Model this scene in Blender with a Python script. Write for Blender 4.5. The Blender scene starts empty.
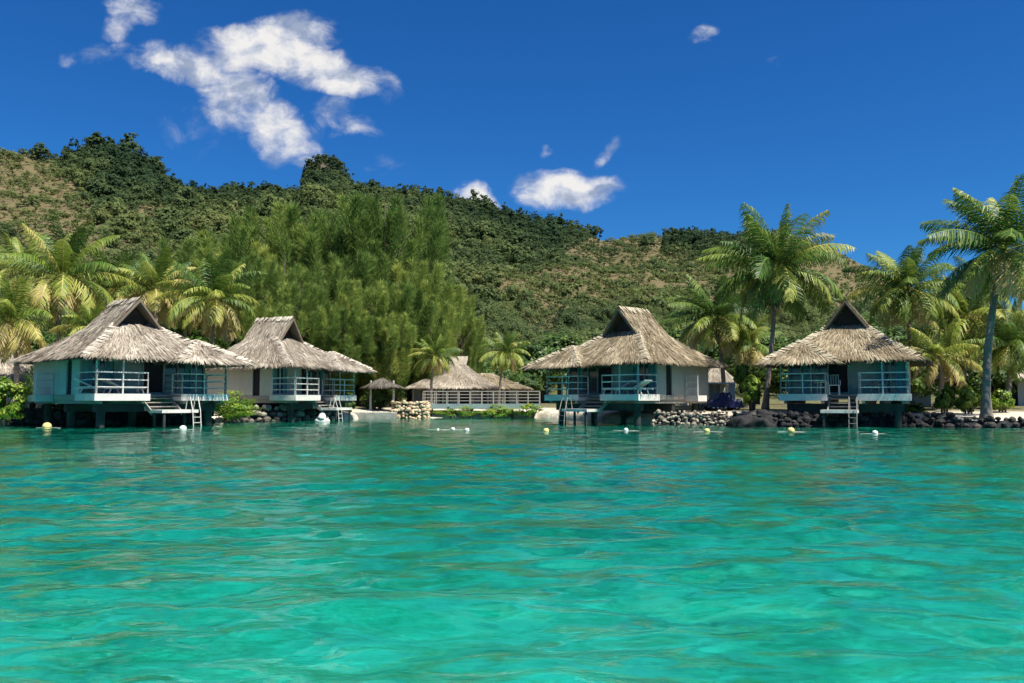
import bpy, math, random
import numpy as np
from mathutils import Vector, Matrix
R = math.radians
rnd = random.Random(7)
rg = np.random.default_rng(11)
scene = bpy.context.scene
col = scene.collection

# ---------------------------------------------------------------- camera, sky, sun
F_PX = 850.0; PITCH = math.atan(58.5 / F_PX); CAM_H = 1.2
cam_d = bpy.data.cameras.new('camera'); cam = bpy.data.objects.new('camera', cam_d); col.objects.link(cam)
cam.location = (0, 0, CAM_H); cam.rotation_euler = (math.pi / 2 + PITCH, 0, 0)
cam_d.sensor_width = 36; cam_d.lens = F_PX * 36 / 1024; cam_d.clip_start = 0.05; cam_d.clip_end = 20000
scene.camera = cam
SUN_EL, SUN_AZ = R(60), math.atan2(0.74, -0.67)        # azimuth measured from +Y towards +X
SUN_DIR = Vector((math.sin(SUN_AZ) * math.cos(SUN_EL), math.cos(SUN_AZ) * math.cos(SUN_EL), math.sin(SUN_EL)))
sun_d = bpy.data.lights.new('sun', 'SUN'); sun_d.energy = 4.8; sun_d.angle = R(0.55); sun_d.color = (1.0, 0.95, 0.86)
sun = bpy.data.objects.new('sun', sun_d); col.objects.link(sun)
sun.rotation_euler = SUN_DIR.to_track_quat('Z', 'Y').to_euler(); sun.location = (30, -30, 60)
scene.view_settings.view_transform = 'Standard'; scene.view_settings.look = 'None'
scene.view_settings.exposure = 1.0; scene.view_settings.gamma = 1
scene.cycles.use_denoising = True
scene.cycles.max_bounces = 9; scene.cycles.transparent_max_bounces = 12
scene.cycles.diffuse_bounces = 3; scene.cycles.glossy_bounces = 3; scene.cycles.transmission_bounces = 5
scene.cycles.sample_clamp_indirect = 6
scene.cycles.caustics_refractive = True; scene.cycles.caustics_reflective = False

def ray(px, py):
    """slope of the sight line through a photograph pixel: x and z per metre of y"""
    v = (341.5 - py) / F_PX; u = (px - 512) / F_PX
    y = math.cos(PITCH) - math.sin(PITCH) * v; z = math.sin(PITCH) + math.cos(PITCH) * v
    return u / y, z / y
def at(px, py, Y):
    a, b = ray(px, py); return Vector((a * Y, Y, CAM_H + b * Y))

class NT:
    def __init__(s, tree): s.t = tree; tree.nodes.clear()
    def n(s, typ, **kw):
        nd = s.t.nodes.new(typ)
        for k, v in kw.items():
            if k.startswith('i_'): nd.inputs[k[2:].replace('_', ' ')].default_value = v
            else: setattr(nd, k, v)
        return nd
    def l(s, a, b): s.t.links.new(a, b)
    def val(s, x, sock):
        if hasattr(x, 'is_output'): s.l(x, sock)
        else: sock.default_value = x
    def m(s, op, a, b=0.0, c=0.0, clamp=False):
        nd = s.n('ShaderNodeMath', operation=op, use_clamp=clamp)
        for i, x in enumerate((a, b, c)): s.val(x, nd.inputs[i])
        return nd.outputs[0]
    def mixc(s, f, a, b, blend='MIX'):
        nd = s.n('ShaderNodeMix', data_type='RGBA', blend_type=blend)
        s.val(f, nd.inputs[0]); s.val(a, nd.inputs[6]); s.val(b, nd.inputs[7]); return nd.outputs[2]
    def ramp(s, f, stops, interp='LINEAR'):
        nd = s.n('ShaderNodeValToRGB'); cr = nd.color_ramp; cr.interpolation = interp
        while len(cr.elements) < len(stops): cr.elements.new(0.5)
        for e, (p, c) in zip(cr.elements, stops):
            e.position = p; e.color = (*c, 1) if not isinstance(c, (int, float)) else (c, c, c, 1)
        s.val(f, nd.inputs[0]); return nd.outputs[0]
    def noise(s, vec, scale, detail=4, rough=0.55, dist=0.0, out=0):
        nd = s.n('ShaderNodeTexNoise'); nd.inputs['Scale'].default_value = scale; nd.inputs['Detail'].default_value = detail
        nd.inputs['Roughness'].default_value = rough; nd.inputs['Distortion'].default_value = dist
        if vec is not None: s.l(vec, nd.inputs['Vector'])
        return nd.outputs[out]
    def map(s, vec, loc=(0,0,0), rot=(0,0,0), sc=(1,1,1), typ='POINT'):
        nd = s.n('ShaderNodeMapping', vector_type=typ); s.l(vec, nd.inputs[0])
        nd.inputs[1].default_value = loc; nd.inputs[2].default_value = rot; nd.inputs[3].default_value = sc
        return nd.outputs[0]

world = bpy.data.worlds.new('World'); scene.world = world; world.use_nodes = True
def build_sky():
    w = NT(world.node_tree)
    sky = w.n('ShaderNodeTexSky', sky_type='NISHITA', sun_disc=False)
    sky.sun_elevation = SUN_EL; sky.sun_rotation = SUN_AZ
    sky.altitude = 0; sky.air_density = 1.0; sky.dust_density = 0.15; sky.ozone_density = 5.0
    hsv = w.n('ShaderNodeHueSaturation'); hsv.inputs['Saturation'].default_value = SKY_SAT; hsv.inputs['Value'].default_value = SKY_VAL
    w.l(sky.outputs[0], hsv.inputs['Color'])
    skyc = w.mixc(1.0, hsv.outputs[0], SKY_TINT, 'MULTIPLY')
    tc = w.n('ShaderNodeTexCoord'); sep = w.n('ShaderNodeSeparateXYZ'); w.l(tc.outputs['Generated'], sep.inputs[0])
    ysafe = w.m('MAXIMUM', sep.outputs[1], 0.02)
    cmb = w.n('ShaderNodeCombineXYZ')
    w.l(w.m('DIVIDE', sep.outputs[0], ysafe), cmb.inputs[0]); w.l(w.m('DIVIDE', sep.outputs[2], ysafe), cmb.inputs[1])
    P = cmb.outputs[0]
    # slow turbulence displaces the cloud outline
    nz = w.n('ShaderNodeTexNoise'); nz.inputs['Scale'].default_value = 14; nz.inputs['Detail'].default_value = 5
    w.l(P, nz.inputs['Vector'])
    sub = w.n('ShaderNodeVectorMath', operation='SUBTRACT'); w.l(nz.outputs['Color'], sub.inputs[0]); sub.inputs[1].default_value = (.5, .5, .5)
    scl = w.n('ShaderNodeVectorMath', operation='SCALE'); w.l(sub.outputs[0], scl.inputs[0]); scl.inputs['Scale'].default_value = 0.045
    add = w.n('ShaderNodeVectorMath', operation='ADD'); w.l(P, add.inputs[0]); w.l(scl.outputs[0], add.inputs[1])
    PW = add.outputs[0]
    blobs = [  # px, py, rx, ry, rotation (deg, up to the right positive), weight
        (268, 44, 84, 34, 8, 1.1), (215, 58, 60, 26, 20, .6), (325, 74, 82, 28, -14, 1.0), (182, 66, 68, 26, -10, .95), (236, 96, 52, 44, -35, .95),
        (276, 132, 44, 30, -40, .85), (300, 152, 34, 18, -20, .7), (330, 118, 40, 16, 35, .35), (352, 122, 42, 14, -28, .42), (134, 8, 40, 20, -25, .62), (118, 26, 22, 16, 50, .45), (100, 52, 34, 14, 20, .30),
        (68, 62, 14, 13, 60, .36), (568, 190, 64, 23, 4, 1.15), (608, 153, 22, 10, 40, .45), (478, 196, 30, 17, -30, .95),
        (705, 36, 20, 10, 5, .48), (545, 152, 12, 7, 60, .30), (380, 165, 40, 16, 0, .20), (778, 61, 12, 6, 0, .25),
        (195, 130, 40, 30, 0, .12), (1400, 90, 160, 60, 5, .9), (-420, 60, 190, 70, 5, .9), (470, -300, 260, 80, 10, .5)]
    def dens(vec):
        d = None
        for (px, py, rx, ry, rot, wt) in blobs:
            a, b = ray(px, py)
            loc = w.map(vec, (a, b, 0), (0, 0, R(rot)), (rx / F_PX, ry / F_PX, 1), 'TEXTURE')
            ln = w.n('ShaderNodeVectorMath', operation='DOT_PRODUCT'); w.l(loc, ln.inputs[0]); w.l(loc, ln.inputs[1])
            v = w.m('MULTIPLY', w.m('SUBTRACT', 1.0, ln.outputs['Value'], clamp=True), wt)
            d = v if d is None else w.m('MAXIMUM', d, v)
        return d
    d0 = dens(PW)
    fb = w.noise(w.map(P, sc=(1, 1.35, 1)), 26, 9, 0.62, 0.4)
    raw = w.m('ADD', w.m('MULTIPLY', d0, 1.20), w.m('MULTIPLY', w.m('SUBTRACT', fb, 0.50), 2.3))
    gate = w.m('MULTIPLY', d0, 3.5, clamp=True)
    alpha = w.n('ShaderNodeMapRange', interpolation_type='SMOOTHSTEP'); w.l(raw, alpha.inputs[0])
    alpha.inputs[1].default_value = 0.0; alpha.inputs[2].default_value = 1.25
    a_ = w.m('MULTIPLY', w.m('MULTIPLY', alpha.outputs[0], gate), 0.96)
    # lumps facing the sun brighter than lumps facing away
    s1 = w.noise(w.map(PW, sc=(1, 1.3, 1)), 15, 5, .55); s2 = w.noise(w.map(PW, loc=(-0.016, -0.022, 0), sc=(1, 1.3, 1)), 15, 5, .55)
    lit = w.m('ADD', 0.60, w.m('MULTIPLY', w.m('SUBTRACT', s1, s2), 4.2), clamp=True)
    lit = w.m('ADD', w.m('MULTIPLY', lit, 0.74), w.m('MULTIPLY', raw, 0.20), clamp=True)
    cc = w.ramp(lit, [(0.25, (.40, .47, .62)), (0.55, (.70, .74, .84)), (0.85, (1.0, .98, .95))])
    # unseen broken cloud added higher up, all round, to brighten reflections and fill light
    hi = w.noise(w.map(tc.outputs['Generated'], sc=(1, 1, 1.6)), 4.2, 6, .6, .5)
    up = w.m('MULTIPLY', w.m('SUBTRACT', sep.outputs[2], 0.47), 9.0, clamp=True)
    hia = w.m('MULTIPLY', w.m('MULTIPLY', w.m('MULTIPLY', w.m('SUBTRACT', hi, 0.47), 7.0, clamp=True), up), .9)
    a_ = w.m('MAXIMUM', a_, hia)
    ccs = w.n('ShaderNodeVectorMath', operation='SCALE'); w.l(cc, ccs.inputs[0]); ccs.inputs['Scale'].default_value = 0.46 / SKY_STR
    out = w.mixc(a_, skyc, ccs.outputs[0])
    bg = w.n('ShaderNodeBackground'); bg.inputs[1].default_value = SKY_STR; w.l(out, bg.inputs[0])
    o = w.n('ShaderNodeOutputWorld'); w.l(bg.outputs[0], o.inputs[0])
SKY_STR, SKY_SAT, SKY_VAL, SKY_TINT = 0.056, 1.2, 0.92, (0.29, 0.73, 1.10, 1)
build_sky()

# ---------------------------------------------------------------- materials
def mat(name):
    m = bpy.data.materials.new(name); m.use_nodes = True; return m, NT(m.node_tree)
def finish(m, t, colour, rough=0.7, bump=None, bstr=0.3, bdist=0.02, metallic=0.0, spec=0.3, transl=0.0):
    p = t.n('ShaderNodeBsdfPrincipled'); t.val(colour, p.inputs['Base Color']); t.val(rough, p.inputs['Roughness'])
    p.inputs['Metallic'].default_value = metallic; p.inputs['Specular IOR Level'].default_value = spec
    if bump is not None:
        b = t.n('ShaderNodeBump'); b.inputs['Strength'].default_value = bstr; b.inputs['Distance'].default_value = bdist
        t.l(bump, b.inputs['Height']); t.l(b.outputs[0], p.inputs['Normal'])
    sh = p.outputs[0]
    if transl > 0:
        tr = t.n('ShaderNodeBsdfTranslucent'); t.val(colour, tr.inputs[0])
        mx = t.n('ShaderNodeMixShader'); mx.inputs[0].default_value = transl
        t.l(sh, mx.inputs[1]); t.l(tr.outputs[0], mx.inputs[2]); sh = mx.outputs[0]
    o = t.n('ShaderNodeOutputMaterial'); t.l(sh, o.inputs[0]); return m
def plain(name, c, c2=None, scale=3.0, rough=0.7, bstr=0.15, stretch=(1, 1, 1), **kw):
    m, t = mat(name); tc = t.n('ShaderNodeTexCoord')
    v = t.map(tc.outputs['Object'], sc=stretch)
    n1 = t.noise(v, scale, 6, 0.6); n2 = t.noise(v, scale * 9, 3, 0.6)
    f = t.m('ADD', t.m('MULTIPLY', n1, 0.7), t.m('MULTIPLY', n2, 0.3))
    c2 = c2 or tuple(x * 0.6 for x in c)
    cc = t.ramp(f, [(0.32, c2), (0.62, c)])
    return finish(m, t, cc, rough, n2, bstr, **kw)
def leafy(name, stops, rough=0.5, transl=0.3, spec=0.3, each=0.0):
    """colour picked along a ramp by the mesh's own per-leaf random tint"""
    m, t = mat(name); a = t.n('ShaderNodeAttribute', attribute_name='tint')
    f = t.n('ShaderNodeSeparateXYZ'); t.l(a.outputs['Vector'], f.inputs[0])
    v = f.outputs[0]
    if each:   # every tree its own shade of leaf
        oi = t.n('ShaderNodeObjectInfo'); v = t.m('ADD', v, t.m('MULTIPLY', t.m('SUBTRACT', oi.outputs['Random'], .5), each), clamp=True)
    return finish(m, t, t.ramp(v, stops), rough, spec=spec, transl=transl)
M = {}
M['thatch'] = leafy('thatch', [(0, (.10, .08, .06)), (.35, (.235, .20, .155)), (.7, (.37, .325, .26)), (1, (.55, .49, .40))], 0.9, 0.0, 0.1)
M['thatch_tan'] = leafy('thatch_tan', [(0, (.085, .064, .036)), (.35, (.20, .162, .105)), (.7, (.325, .27, .18)), (1, (.50, .44, .32))], 0.9, 0.0, 0.1)
M['thatch_dark'] = leafy('thatch_dark', [(0, (.04, .035, .03)), (.5, (.12, .105, .085)), (1, (.26, .235, .19))], 0.9, 0.0, 0.1)
M['thatch_under'] = plain('thatch_under', (.11, .085, .055), (.05, .038, .025), 5, .95)
M['seafoam'] = plain('seafoam_paint', (.50, .54, .50), (.36, .41, .38), 1.2, .6, stretch=(1, 1, .3))
M['cream'] = plain('cream_paint', (.50, .50, .43), (.38, .39, .34), 1.2, .6, stretch=(1, 1, .3))
M['teal'] = plain('teal_paint', (.25, .32, .31), (.17, .23, .23), 1.2, .55)
M['white'] = plain('white_paint', (.69, .655, .60), (.48, .455, .41), 1.5, .5)
M['grey_wood'] = plain('weathered_wood', (.36, .33, .29), (.22, .20, .17), 4, .8, stretch=(1, 5, 5))
M['brown_wood'] = plain('brown_wood', (.20, .155, .11), (.11, .085, .06), 4, .8)
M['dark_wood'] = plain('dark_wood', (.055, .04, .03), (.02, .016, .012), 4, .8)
M['concrete'] = plain('concrete', (.34, .33, .29), (.16, .16, .14), 2.2, .85)
M['shade_concrete'] = plain('shade_darkened_concrete', (.038, .05, .045), (.015, .024, .021), 2.2, .8)  # concrete darkened to stand for the shadow under the decks
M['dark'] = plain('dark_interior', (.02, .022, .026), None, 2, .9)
M['curtain'] = plain('curtain', (.16, .34, .38), (.07, .18, .22), 1.6, .8, stretch=(6, 6, .1))
M['blue_cover'] = plain('blue_tarpaulin', (.010, .018, .085), (.005, .009, .045), 3, .45, bstr=.5)
M['rock_dark'] = leafy('shade_dark_rock', [(0, (.008, .009, .010)), (.6, (.020, .020, .020)), (1, (.065, .058, .05))], .85, 0)  # dark rock taken near black, standing for shade of house and palms
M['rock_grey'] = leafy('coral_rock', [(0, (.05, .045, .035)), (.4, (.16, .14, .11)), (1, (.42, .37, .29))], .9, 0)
M['rock_tan'] = leafy('tan_stone', [(0, (.22, .16, .09)), (.5, (.42, .32, .20)), (1, (.62, .50, .34))], .9, 0)
M['boulder'] = plain('shade_black_rock', (.028, .028, .027), (.008, .008, .009), 4, .8, bstr=1.0)  # mound colour blackened in place of cast shade
M['mortar'] = plain('mortar', (.10, .085, .06), None, 4, .95)
M['buoy'] = plain('buoy_yellow', (.72, .60, .22), (.50, .40, .15), 5, .45)
M['buoy_white'] = plain('buoy_white', (.80, .80, .74), (.55, .55, .5), 5, .4)
M['rope'] = plain('rope', (.55, .53, .46), None, 9, .8)
M['black_rubber'] = plain('rubber', (.02, .02, .02), None, 9, .8)
M['steel'] = plain('steel', (.62, .63, .62), (.5, .5, .5), 5, .3, metallic=.7)
M['palm_leaf'] = leafy('palm_leaf', [(0, (.014, .044, .013)), (.35, (.048, .110, .020)), (.7, (.185, .25, .035)), (.9, (.42, .41, .085)), (1, (.50, .40, .16))], .5, .30, .35)
M['palm_trunk'] = plain('palm_bark', (.27, .23, .19), (.13, .11, .09), 1.5, .9, stretch=(1, 1, 9), bstr=.6)
M['coconut'] = plain('coconut', (.20, .17, .05), (.10, .10, .03), 4, .6)
M['iron_leaf'] = leafy('ironwood_needles', [(0, (.06, .115, .026)), (.5, (.160, .245, .055)), (1, (.37, .42, .10))], .7, .38, .1, each=.42)
M['bark'] = plain('bark', (.14, .11, .08), (.06, .05, .035), 3, .9, stretch=(4, 4, 1), bstr=.5)
M['leaf'] = leafy('broad_leaf', [(0, (.020, .045, .012)), (.5, (.055, .115, .020)), (1, (.15, .22, .035))], .5, .28)
M['bush_leaf'] = leafy('bush_leaf', [(0, (.05, .12, .014)), (.5, (.18, .29, .026)), (1, (.38, .45, .06))], .45, .4)
M['hill_leaf'] = leafy('hill_foliage', [(0, (.036, .068, .034)), (.35, (.085, .125, .050)), (.7, (.150, .185, .064)), (1, (.22, .22, .09))], .75, .42, .05)
M['cliff'] = plain('cliff_rock', (.10, .085, .06), (.035, .03, .022), .25, .95, bstr=.8)

# ---------------------------------------------------------------- mesh helpers
def link_mesh(name, V, Fq, mats, parent=None, tint=None, smooth=False, midx=None):
    """V (n,3); Fq (m,4) or (m,3) int arrays; tint per vertex"""
    V = np.asarray(V, dtype=np.float32); Fq = np.asarray(Fq, dtype=np.int32)
    me = bpy.data.meshes.new(name); k = Fq.shape[1]
    me.vertices.add(len(V)); me.vertices.foreach_set('co', V.ravel())
    me.loops.add(Fq.size); me.loops.foreach_set('vertex_index', Fq.ravel())
    me.polygons.add(len(Fq)); me.polygons.foreach_set('loop_start', np.arange(0, Fq.size, k, dtype=np.int32))
    me.polygons.foreach_set('loop_total', np.full(len(Fq), k, dtype=np.int32))
    if midx is not None: me.polygons.foreach_set('material_index', np.asarray(midx, dtype=np.int32))
    if smooth: me.polygons.foreach_set('use_smooth', np.ones(len(Fq), dtype=bool))
    if tint is not None:
        at_ = me.attributes.new('tint', 'FLOAT_VECTOR', 'POINT')
        tv = np.zeros((len(V), 3), dtype=np.float32); tv[:, 0] = np.clip(tint, 0, 1); at_.data.foreach_set('vector', tv.ravel())
    me.update(calc_edges=True)
    for m in (mats if isinstance(mats, (list, tuple)) else [mats]): me.materials.append(m)
    o = bpy.data.objects.new(name, me); col.objects.link(o)
    if parent is not None: o.parent = parent
    return o

class MB:
    """collects polygons for one mesh"""
    def __init__(s): s.v = []; s.f = []; s.t = []
    def poly(s, pts, tint=.5):
        b = len(s.v); s.v += [tuple(p) for p in pts]; s.t += [tint] * len(pts); s.f.append(tuple(range(b, b + len(pts))))
    def box(s, x0, x1, y0, y1, z0, z1, tint=.5):
        b = len(s.v)
        s.v += [(x, y, z) for z in (z0, z1) for (x, y) in ((x0, y0), (x1, y0), (x1, y1), (x0, y1))]; s.t += [tint] * 8
        s.f += [tuple(b + i for i in q) for q in ((3,2,1,0),(4,5,6,7),(0,1,5,4),(1,2,6,5),(2,3,7,6),(3,0,4,7))]
    def bar(s, p, q, w=.04, h=None, tint=.5):
        p, q = Vector(p), Vector(q); h = h or w; d = (q - p).normalized()
        up = Vector((0, 0, 1)) if abs(d.z) < .95 else Vector((0, 1, 0))
        a = d.cross(up).normalized() * w / 2; c = a.cross(d).normalized() * h / 2
        b = len(s.v)
        for e in (p, q): s.v += [tuple(e + a * i + c * j) for i, j in ((-1,-1),(1,-1),(1,1),(-1,1))]
        s.t += [tint] * 8
        s.f += [tuple(b + i for i in q_) for q_ in ((3,2,1,0),(4,5,6,7),(0,1,5,4),(1,2,6,5),(2,3,7,6),(3,0,4,7))]
    def tube(s, pts, radii, n=8, tint=.5, cap=True):
        pts = [Vector(p) for p in pts]; b = len(s.v); m = len(pts)
        if not hasattr(radii, '__len__'): radii = [radii] * m
        prev = None
        for i, p in enumerate(pts):
            d = (pts[min(i + 1, m - 1)] - pts[max(i - 1, 0)]).normalized()
            if prev is None:
                prev = d.cross(Vector((0, 0, 1)) if abs(d.z) < .9 else Vector((1, 0, 0))).normalized()
            prev = (prev - d * prev.dot(d)).normalized(); o_ = d.cross(prev)
            for j in range(n):
                a = 2 * math.pi * j / n; s.v.append(tuple(p + (prev * math.cos(a) + o_ * math.sin(a)) * radii[i])); s.t.append(tint)
        for i in range(m - 1):
            for j in range(n):
                s.f.append((b + i*n + j, b + i*n + (j+1) % n, b + (i+1)*n + (j+1) % n, b + (i+1)*n + j))
        if cap:
            s.f.append(tuple(b + j for j in range(n))[::-1]); s.f.append(tuple(b + (m-1)*n + j for j in range(n)))
    def ball(s, c, r, sx=1, sy=1, sz=1, n=12, tint=.5):
        b = len(s.v); k = n // 2
        for i in range(k + 1):
            th = math.pi * i / k
            for j in range(n):
                ph = 2 * math.pi * j / n
                s.v.append((c[0] + r*sx*math.sin(th)*math.cos(ph), c[1] + r*sy*math.sin(th)*math.sin(ph), c[2] + r*sz*math.cos(th))); s.t.append(tint)
        for i in range(k):
            for j in range(n): s.f.append((b+i*n+j, b+(i+1)*n+j, b+(i+1)*n+(j+1) % n, b+i*n+(j+1) % n))
    def stone(s, c, r, tint, seed):
        """an irregular boulder: a jittered, squashed icosphere-like hull"""
        q = random.Random(seed); b = len(s.v); n = 7
        ax = [r * q.uniform(.75, 1.25), r * q.uniform(.75, 1.1), r * q.uniform(.55, .95)]; rot = q.uniform(0, 6.28)
        rings = [(-.95, .25), (-.45, .85), (.25, .95), (.8, .55), (1.0, .08)]
        for zz, rr in rings:
            for j in range(n):
                a = rot + 6.283 * j / n; k = rr * q.uniform(.8, 1.12)
                s.v.append((c[0] + ax[0]*k*math.cos(a), c[1] + ax[1]*k*math.sin(a), c[2] + ax[2]*(zz + q.uniform(-.12, .12))))
                s.t.append(min(1, max(0, tint)))
        for i in range(len(rings) - 1):
            for j in range(n): s.f.append((b+i*n+j, b+i*n+(j+1) % n, b+(i+1)*n+(j+1) % n, b+(i+1)*n+j))
        s.f.append(tuple(b + (len(rings)-1)*n + j for j in range(n)))
    def mirror(s, k):
        if k < 0: s.v = [(-x, y, z) for x, y, z in s.v]; s.f = [f[::-1] for f in s.f]
        return s
    def build(s, name, m, parent=None, smooth=False, bevel=0):
        me = bpy.data.meshes.new(name); me.from_pydata(s.v, [], s.f)
        at_ = me.attributes.new('tint', 'FLOAT_VECTOR', 'POINT')
        at_.data.foreach_set('vector', np.array([(t, 0, 0) for t in s.t], dtype=np.float32).ravel())
        me.materials.append(m)
        if smooth: me.polygons.foreach_set('use_smooth', np.ones(len(me.polygons), dtype=bool))
        o = bpy.data.objects.new(name, me); col.objects.link(o)
        if parent is not None: o.parent = parent
        if bevel:
            b = o.modifiers.new('bevel', 'BEVEL'); b.width = bevel; b.segments = 2; b.limit_method = 'ANGLE'
        return o

def cards(P, D, W, ln, wd, taper=.3):
    """narrow blades: base points P, directions D (unit), side vectors W (unit); returns verts, quads"""
    ln = np.asarray(ln)[:, None]; wd = np.asarray(wd)[:, None]
    a = P - W * wd / 2; b = P + W * wd / 2; c = P + D * ln + W * wd * taper / 2; d = P + D * ln - W * wd * taper / 2
    V = np.stack([a, b, c, d], 1).reshape(-1, 3); Fq = np.arange(len(V)).reshape(-1, 4)
    return V, Fq
def unit(a): return a / np.maximum(np.linalg.norm(a, axis=-1, keepdims=True), 1e-9)
def leaves(C, size, rng, aspect=.62, upbias=.35, N0=None):
    """randomly turned leaf-sized quads at centres C"""
    n = len(C); N = rng.normal(size=(n, 3)); N[:, 2] = np.abs(N[:, 2]) + upbias; N = unit(N)
    if N0 is not None: N = unit(N0*1.0 + unit(rng.normal(size=(n, 3)))*.5 + np.array([0, 0, .25]))
    T = unit(np.cross(N, rng.normal(size=(n, 3)))); B = np.cross(N, T)
    s = (np.asarray(size) * rng.uniform(.7, 1.3, n))[:, None]
    V = np.stack([C - T*s*.5, C + B*s*aspect*.5 - T*s*.05, C + T*s*.5, C - B*s*aspect*.5 - T*s*.05], 1).reshape(-1, 3)
    return V, np.arange(len(V)).reshape(-1, 4)

def tag(o, label=None, cat=None, group=None, kind=None):
    if label: o['label'] = label
    if cat: o['category'] = cat
    if group: o['group'] = group
    if kind: o['kind'] = kind
    return o
def thing(name, loc, rz=0, label=None, cat=None, group=None):
    o = bpy.data.objects.new(name, None); o.empty_display_size = .3; col.objects.link(o)
    o.location = loc; o.rotation_euler = (0, 0, rz); return tag(o, label, cat, group)
def copy_tree(src, parent=None):
    c = src.copy(); col.objects.link(c)
    if parent is not None: c.parent = parent
    for ch in list(src.children): copy_tree(ch, c)
    return c

# value noise for terrain and waves
_tab = np.random.default_rng(5).random((256, 256))
def vnoise(x, y):
    xi = np.floor(x).astype(int); yi = np.floor(y).astype(int); fx = x - xi; fy = y - yi
    fx = fx*fx*(3-2*fx); fy = fy*fy*(3-2*fy)
    g = lambda a, b: _tab[a & 255, b & 255]
    return (g(xi, yi)*(1-fx) + g(xi+1, yi)*fx)*(1-fy) + (g(xi, yi+1)*(1-fx) + g(xi+1, yi+1)*fx)*fy
def fbm(x, y, o=4):
    s = 0; a = .5
    for i in range(o): s = s + a * vnoise(x * 2**i + 17*i, y * 2**i + 31*i); a *= .5
    return s / (1 - .5**o) * 1.0

# ---------------------------------------------------------------- terrain
SHORE = np.array([(-400, 40), (-60, 41), (-27, 41.5), (-24.5, 43), (-20, 44.5), (-15.5, 46.5), (-12.5, 49), (-10.4, 52.5), (-9.2, 55.2), (-6.1, 55.6), (-5.6, 57.5),
                  (1.6, 58.0), (3.2, 55), (4.6, 48.0), (6.6, 43.2), (7.3, 42.0), (10.2, 41.4), (11.0, 39.4), (12.5, 39.0), (16.5, 39.4), (18.6, 39.2), (21, 38.0), (26, 37.6), (60, 37), (400, 36)])
def ysh(x): return np.interp(x, SHORE[:, 0], SHORE[:, 1])
SIL = np.array([(-900, 60), (-500, 90), (-200, 150), (0, 150), (25, 154), (50, 158), (75, 153), (97, 149), (130, 160), (150, 170), (165, 186), (190, 194), (212, 194), (250, 192), (295, 194),
                (303, 178), (310, 170), (330, 171), (345, 178), (352, 190), (385, 192), (420, 194), (445, 198), (470, 205), (520, 218), (560, 226), (585, 231), (604, 241), (625, 238),
                (655, 235.5), (672, 240), (700, 236), (740, 238), (775, 238), (800, 237), (830, 246), (850, 257), (900, 282), (950, 300), (1000, 316), (1050, 330), (1200, 350), (1600, 340), (2200, 300)])
RID = np.array([(-900, 330), (0, 340), (150, 360), (210, 420), (300, 430), (330, 430), (400, 440), (600, 470), (700, 500), (850, 470), (1000, 430), (2200, 420)])
def hill_z(a, Y):
    px = a * F_PX * math.cos(PITCH) + 512            # sideways bearing of the slope
    yr = np.interp(px, RID[:, 0], RID[:, 1]); ys = np.interp(px, SIL[:, 0], SIL[:, 1])
    v = (341.5 - ys) / F_PX; b = (math.sin(PITCH) + math.cos(PITCH)*v) / (math.cos(PITCH) - math.sin(PITCH)*v)
    zr = CAM_H + b * yr
    t = (Y - 96) / (yr - 96); tc = np.clip(t, 0, 1)
    x = a * Y
    sp = (fbm(x/70 + 3, Y/150 + 9, 4) - .5)
    g = fbm(x/18, Y/26, 4) - .5
    f = .55*tc + .45*tc**2 + .30*sp*np.sin(np.pi*tc)*(.4+.6*tc)
    z = .8 + np.maximum(f, 0)*(zr - .8) + g*9*np.sin(np.pi*np.clip(tc, 0, 1))*np.clip(tc*4, 0, 1)
    # never poke above the sight line to the ridge
    z = np.where((t > .02) & (t < 1), np.minimum(z, CAM_H + b*Y - .02*(1-tc)*Y), z)
    z = np.where(t >= 1, zr - (Y - yr)*.45 + g*2*np.clip((t-1)*10, 0, 1), z)
    return z, t
def ground_z(x, y):
    a = x / np.maximum(y, 20); h, t = hill_z(a, y); s = y - ysh(x)
    n = fbm(x*.8, y*.8, 3) - .5
    shore = np.interp(s, [-3, -.5, .0, .25, 1.0, 4, 14], [-2.0, -1.2, -.25, .20, .42, .60, .80])
    z = shore + n*.14*np.clip(s, 0, 1)
    return np.where(y > 96, np.maximum(h, .6), z + np.clip((y-60)/36, 0, 1)*.0)
def bare_mask(px, py):
    m = 0
    for (cx, cy, rx, ry, rot, w) in [(25, 205, 75, 48, 25, 1), (70, 245, 60, 24, 30, .9), (150, 215, 30, 16, 0, .7), (135, 250, 40, 14, 10, .5), (628, 252, 70, 22, 0, .8),
                                     (585, 278, 90, 20, -5, .95), (690, 284, 80, 20, -8, .8), (540, 315, 60, 22, 10, .5), (640, 300, 90, 16, 0, .5), (835, 272, 60, 34, 30, 1.1), (905, 300, 60, 20, 25, .9), (745, 300, 90, 30, 0, .5)]:
        c, s_ = math.cos(R(rot)), math.sin(R(rot)); dx, dy = px-cx, py-cy
        u = (dx*c + dy*s_)/rx; v = (-dx*s_ + dy*c)/ry
        m = np.maximum(m, w*1.15*np.exp(-(u*u+v*v)**1.3))
    return m
def proj(x, y, z):
    cy = y*math.cos(PITCH) + (z-CAM_H)*math.sin(PITCH); cz = -y*math.sin(PITCH) + (z-CAM_H)*math.cos(PITCH)
    return 512 + F_PX*x/cy, 341.5 - F_PX*cz/cy

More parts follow.
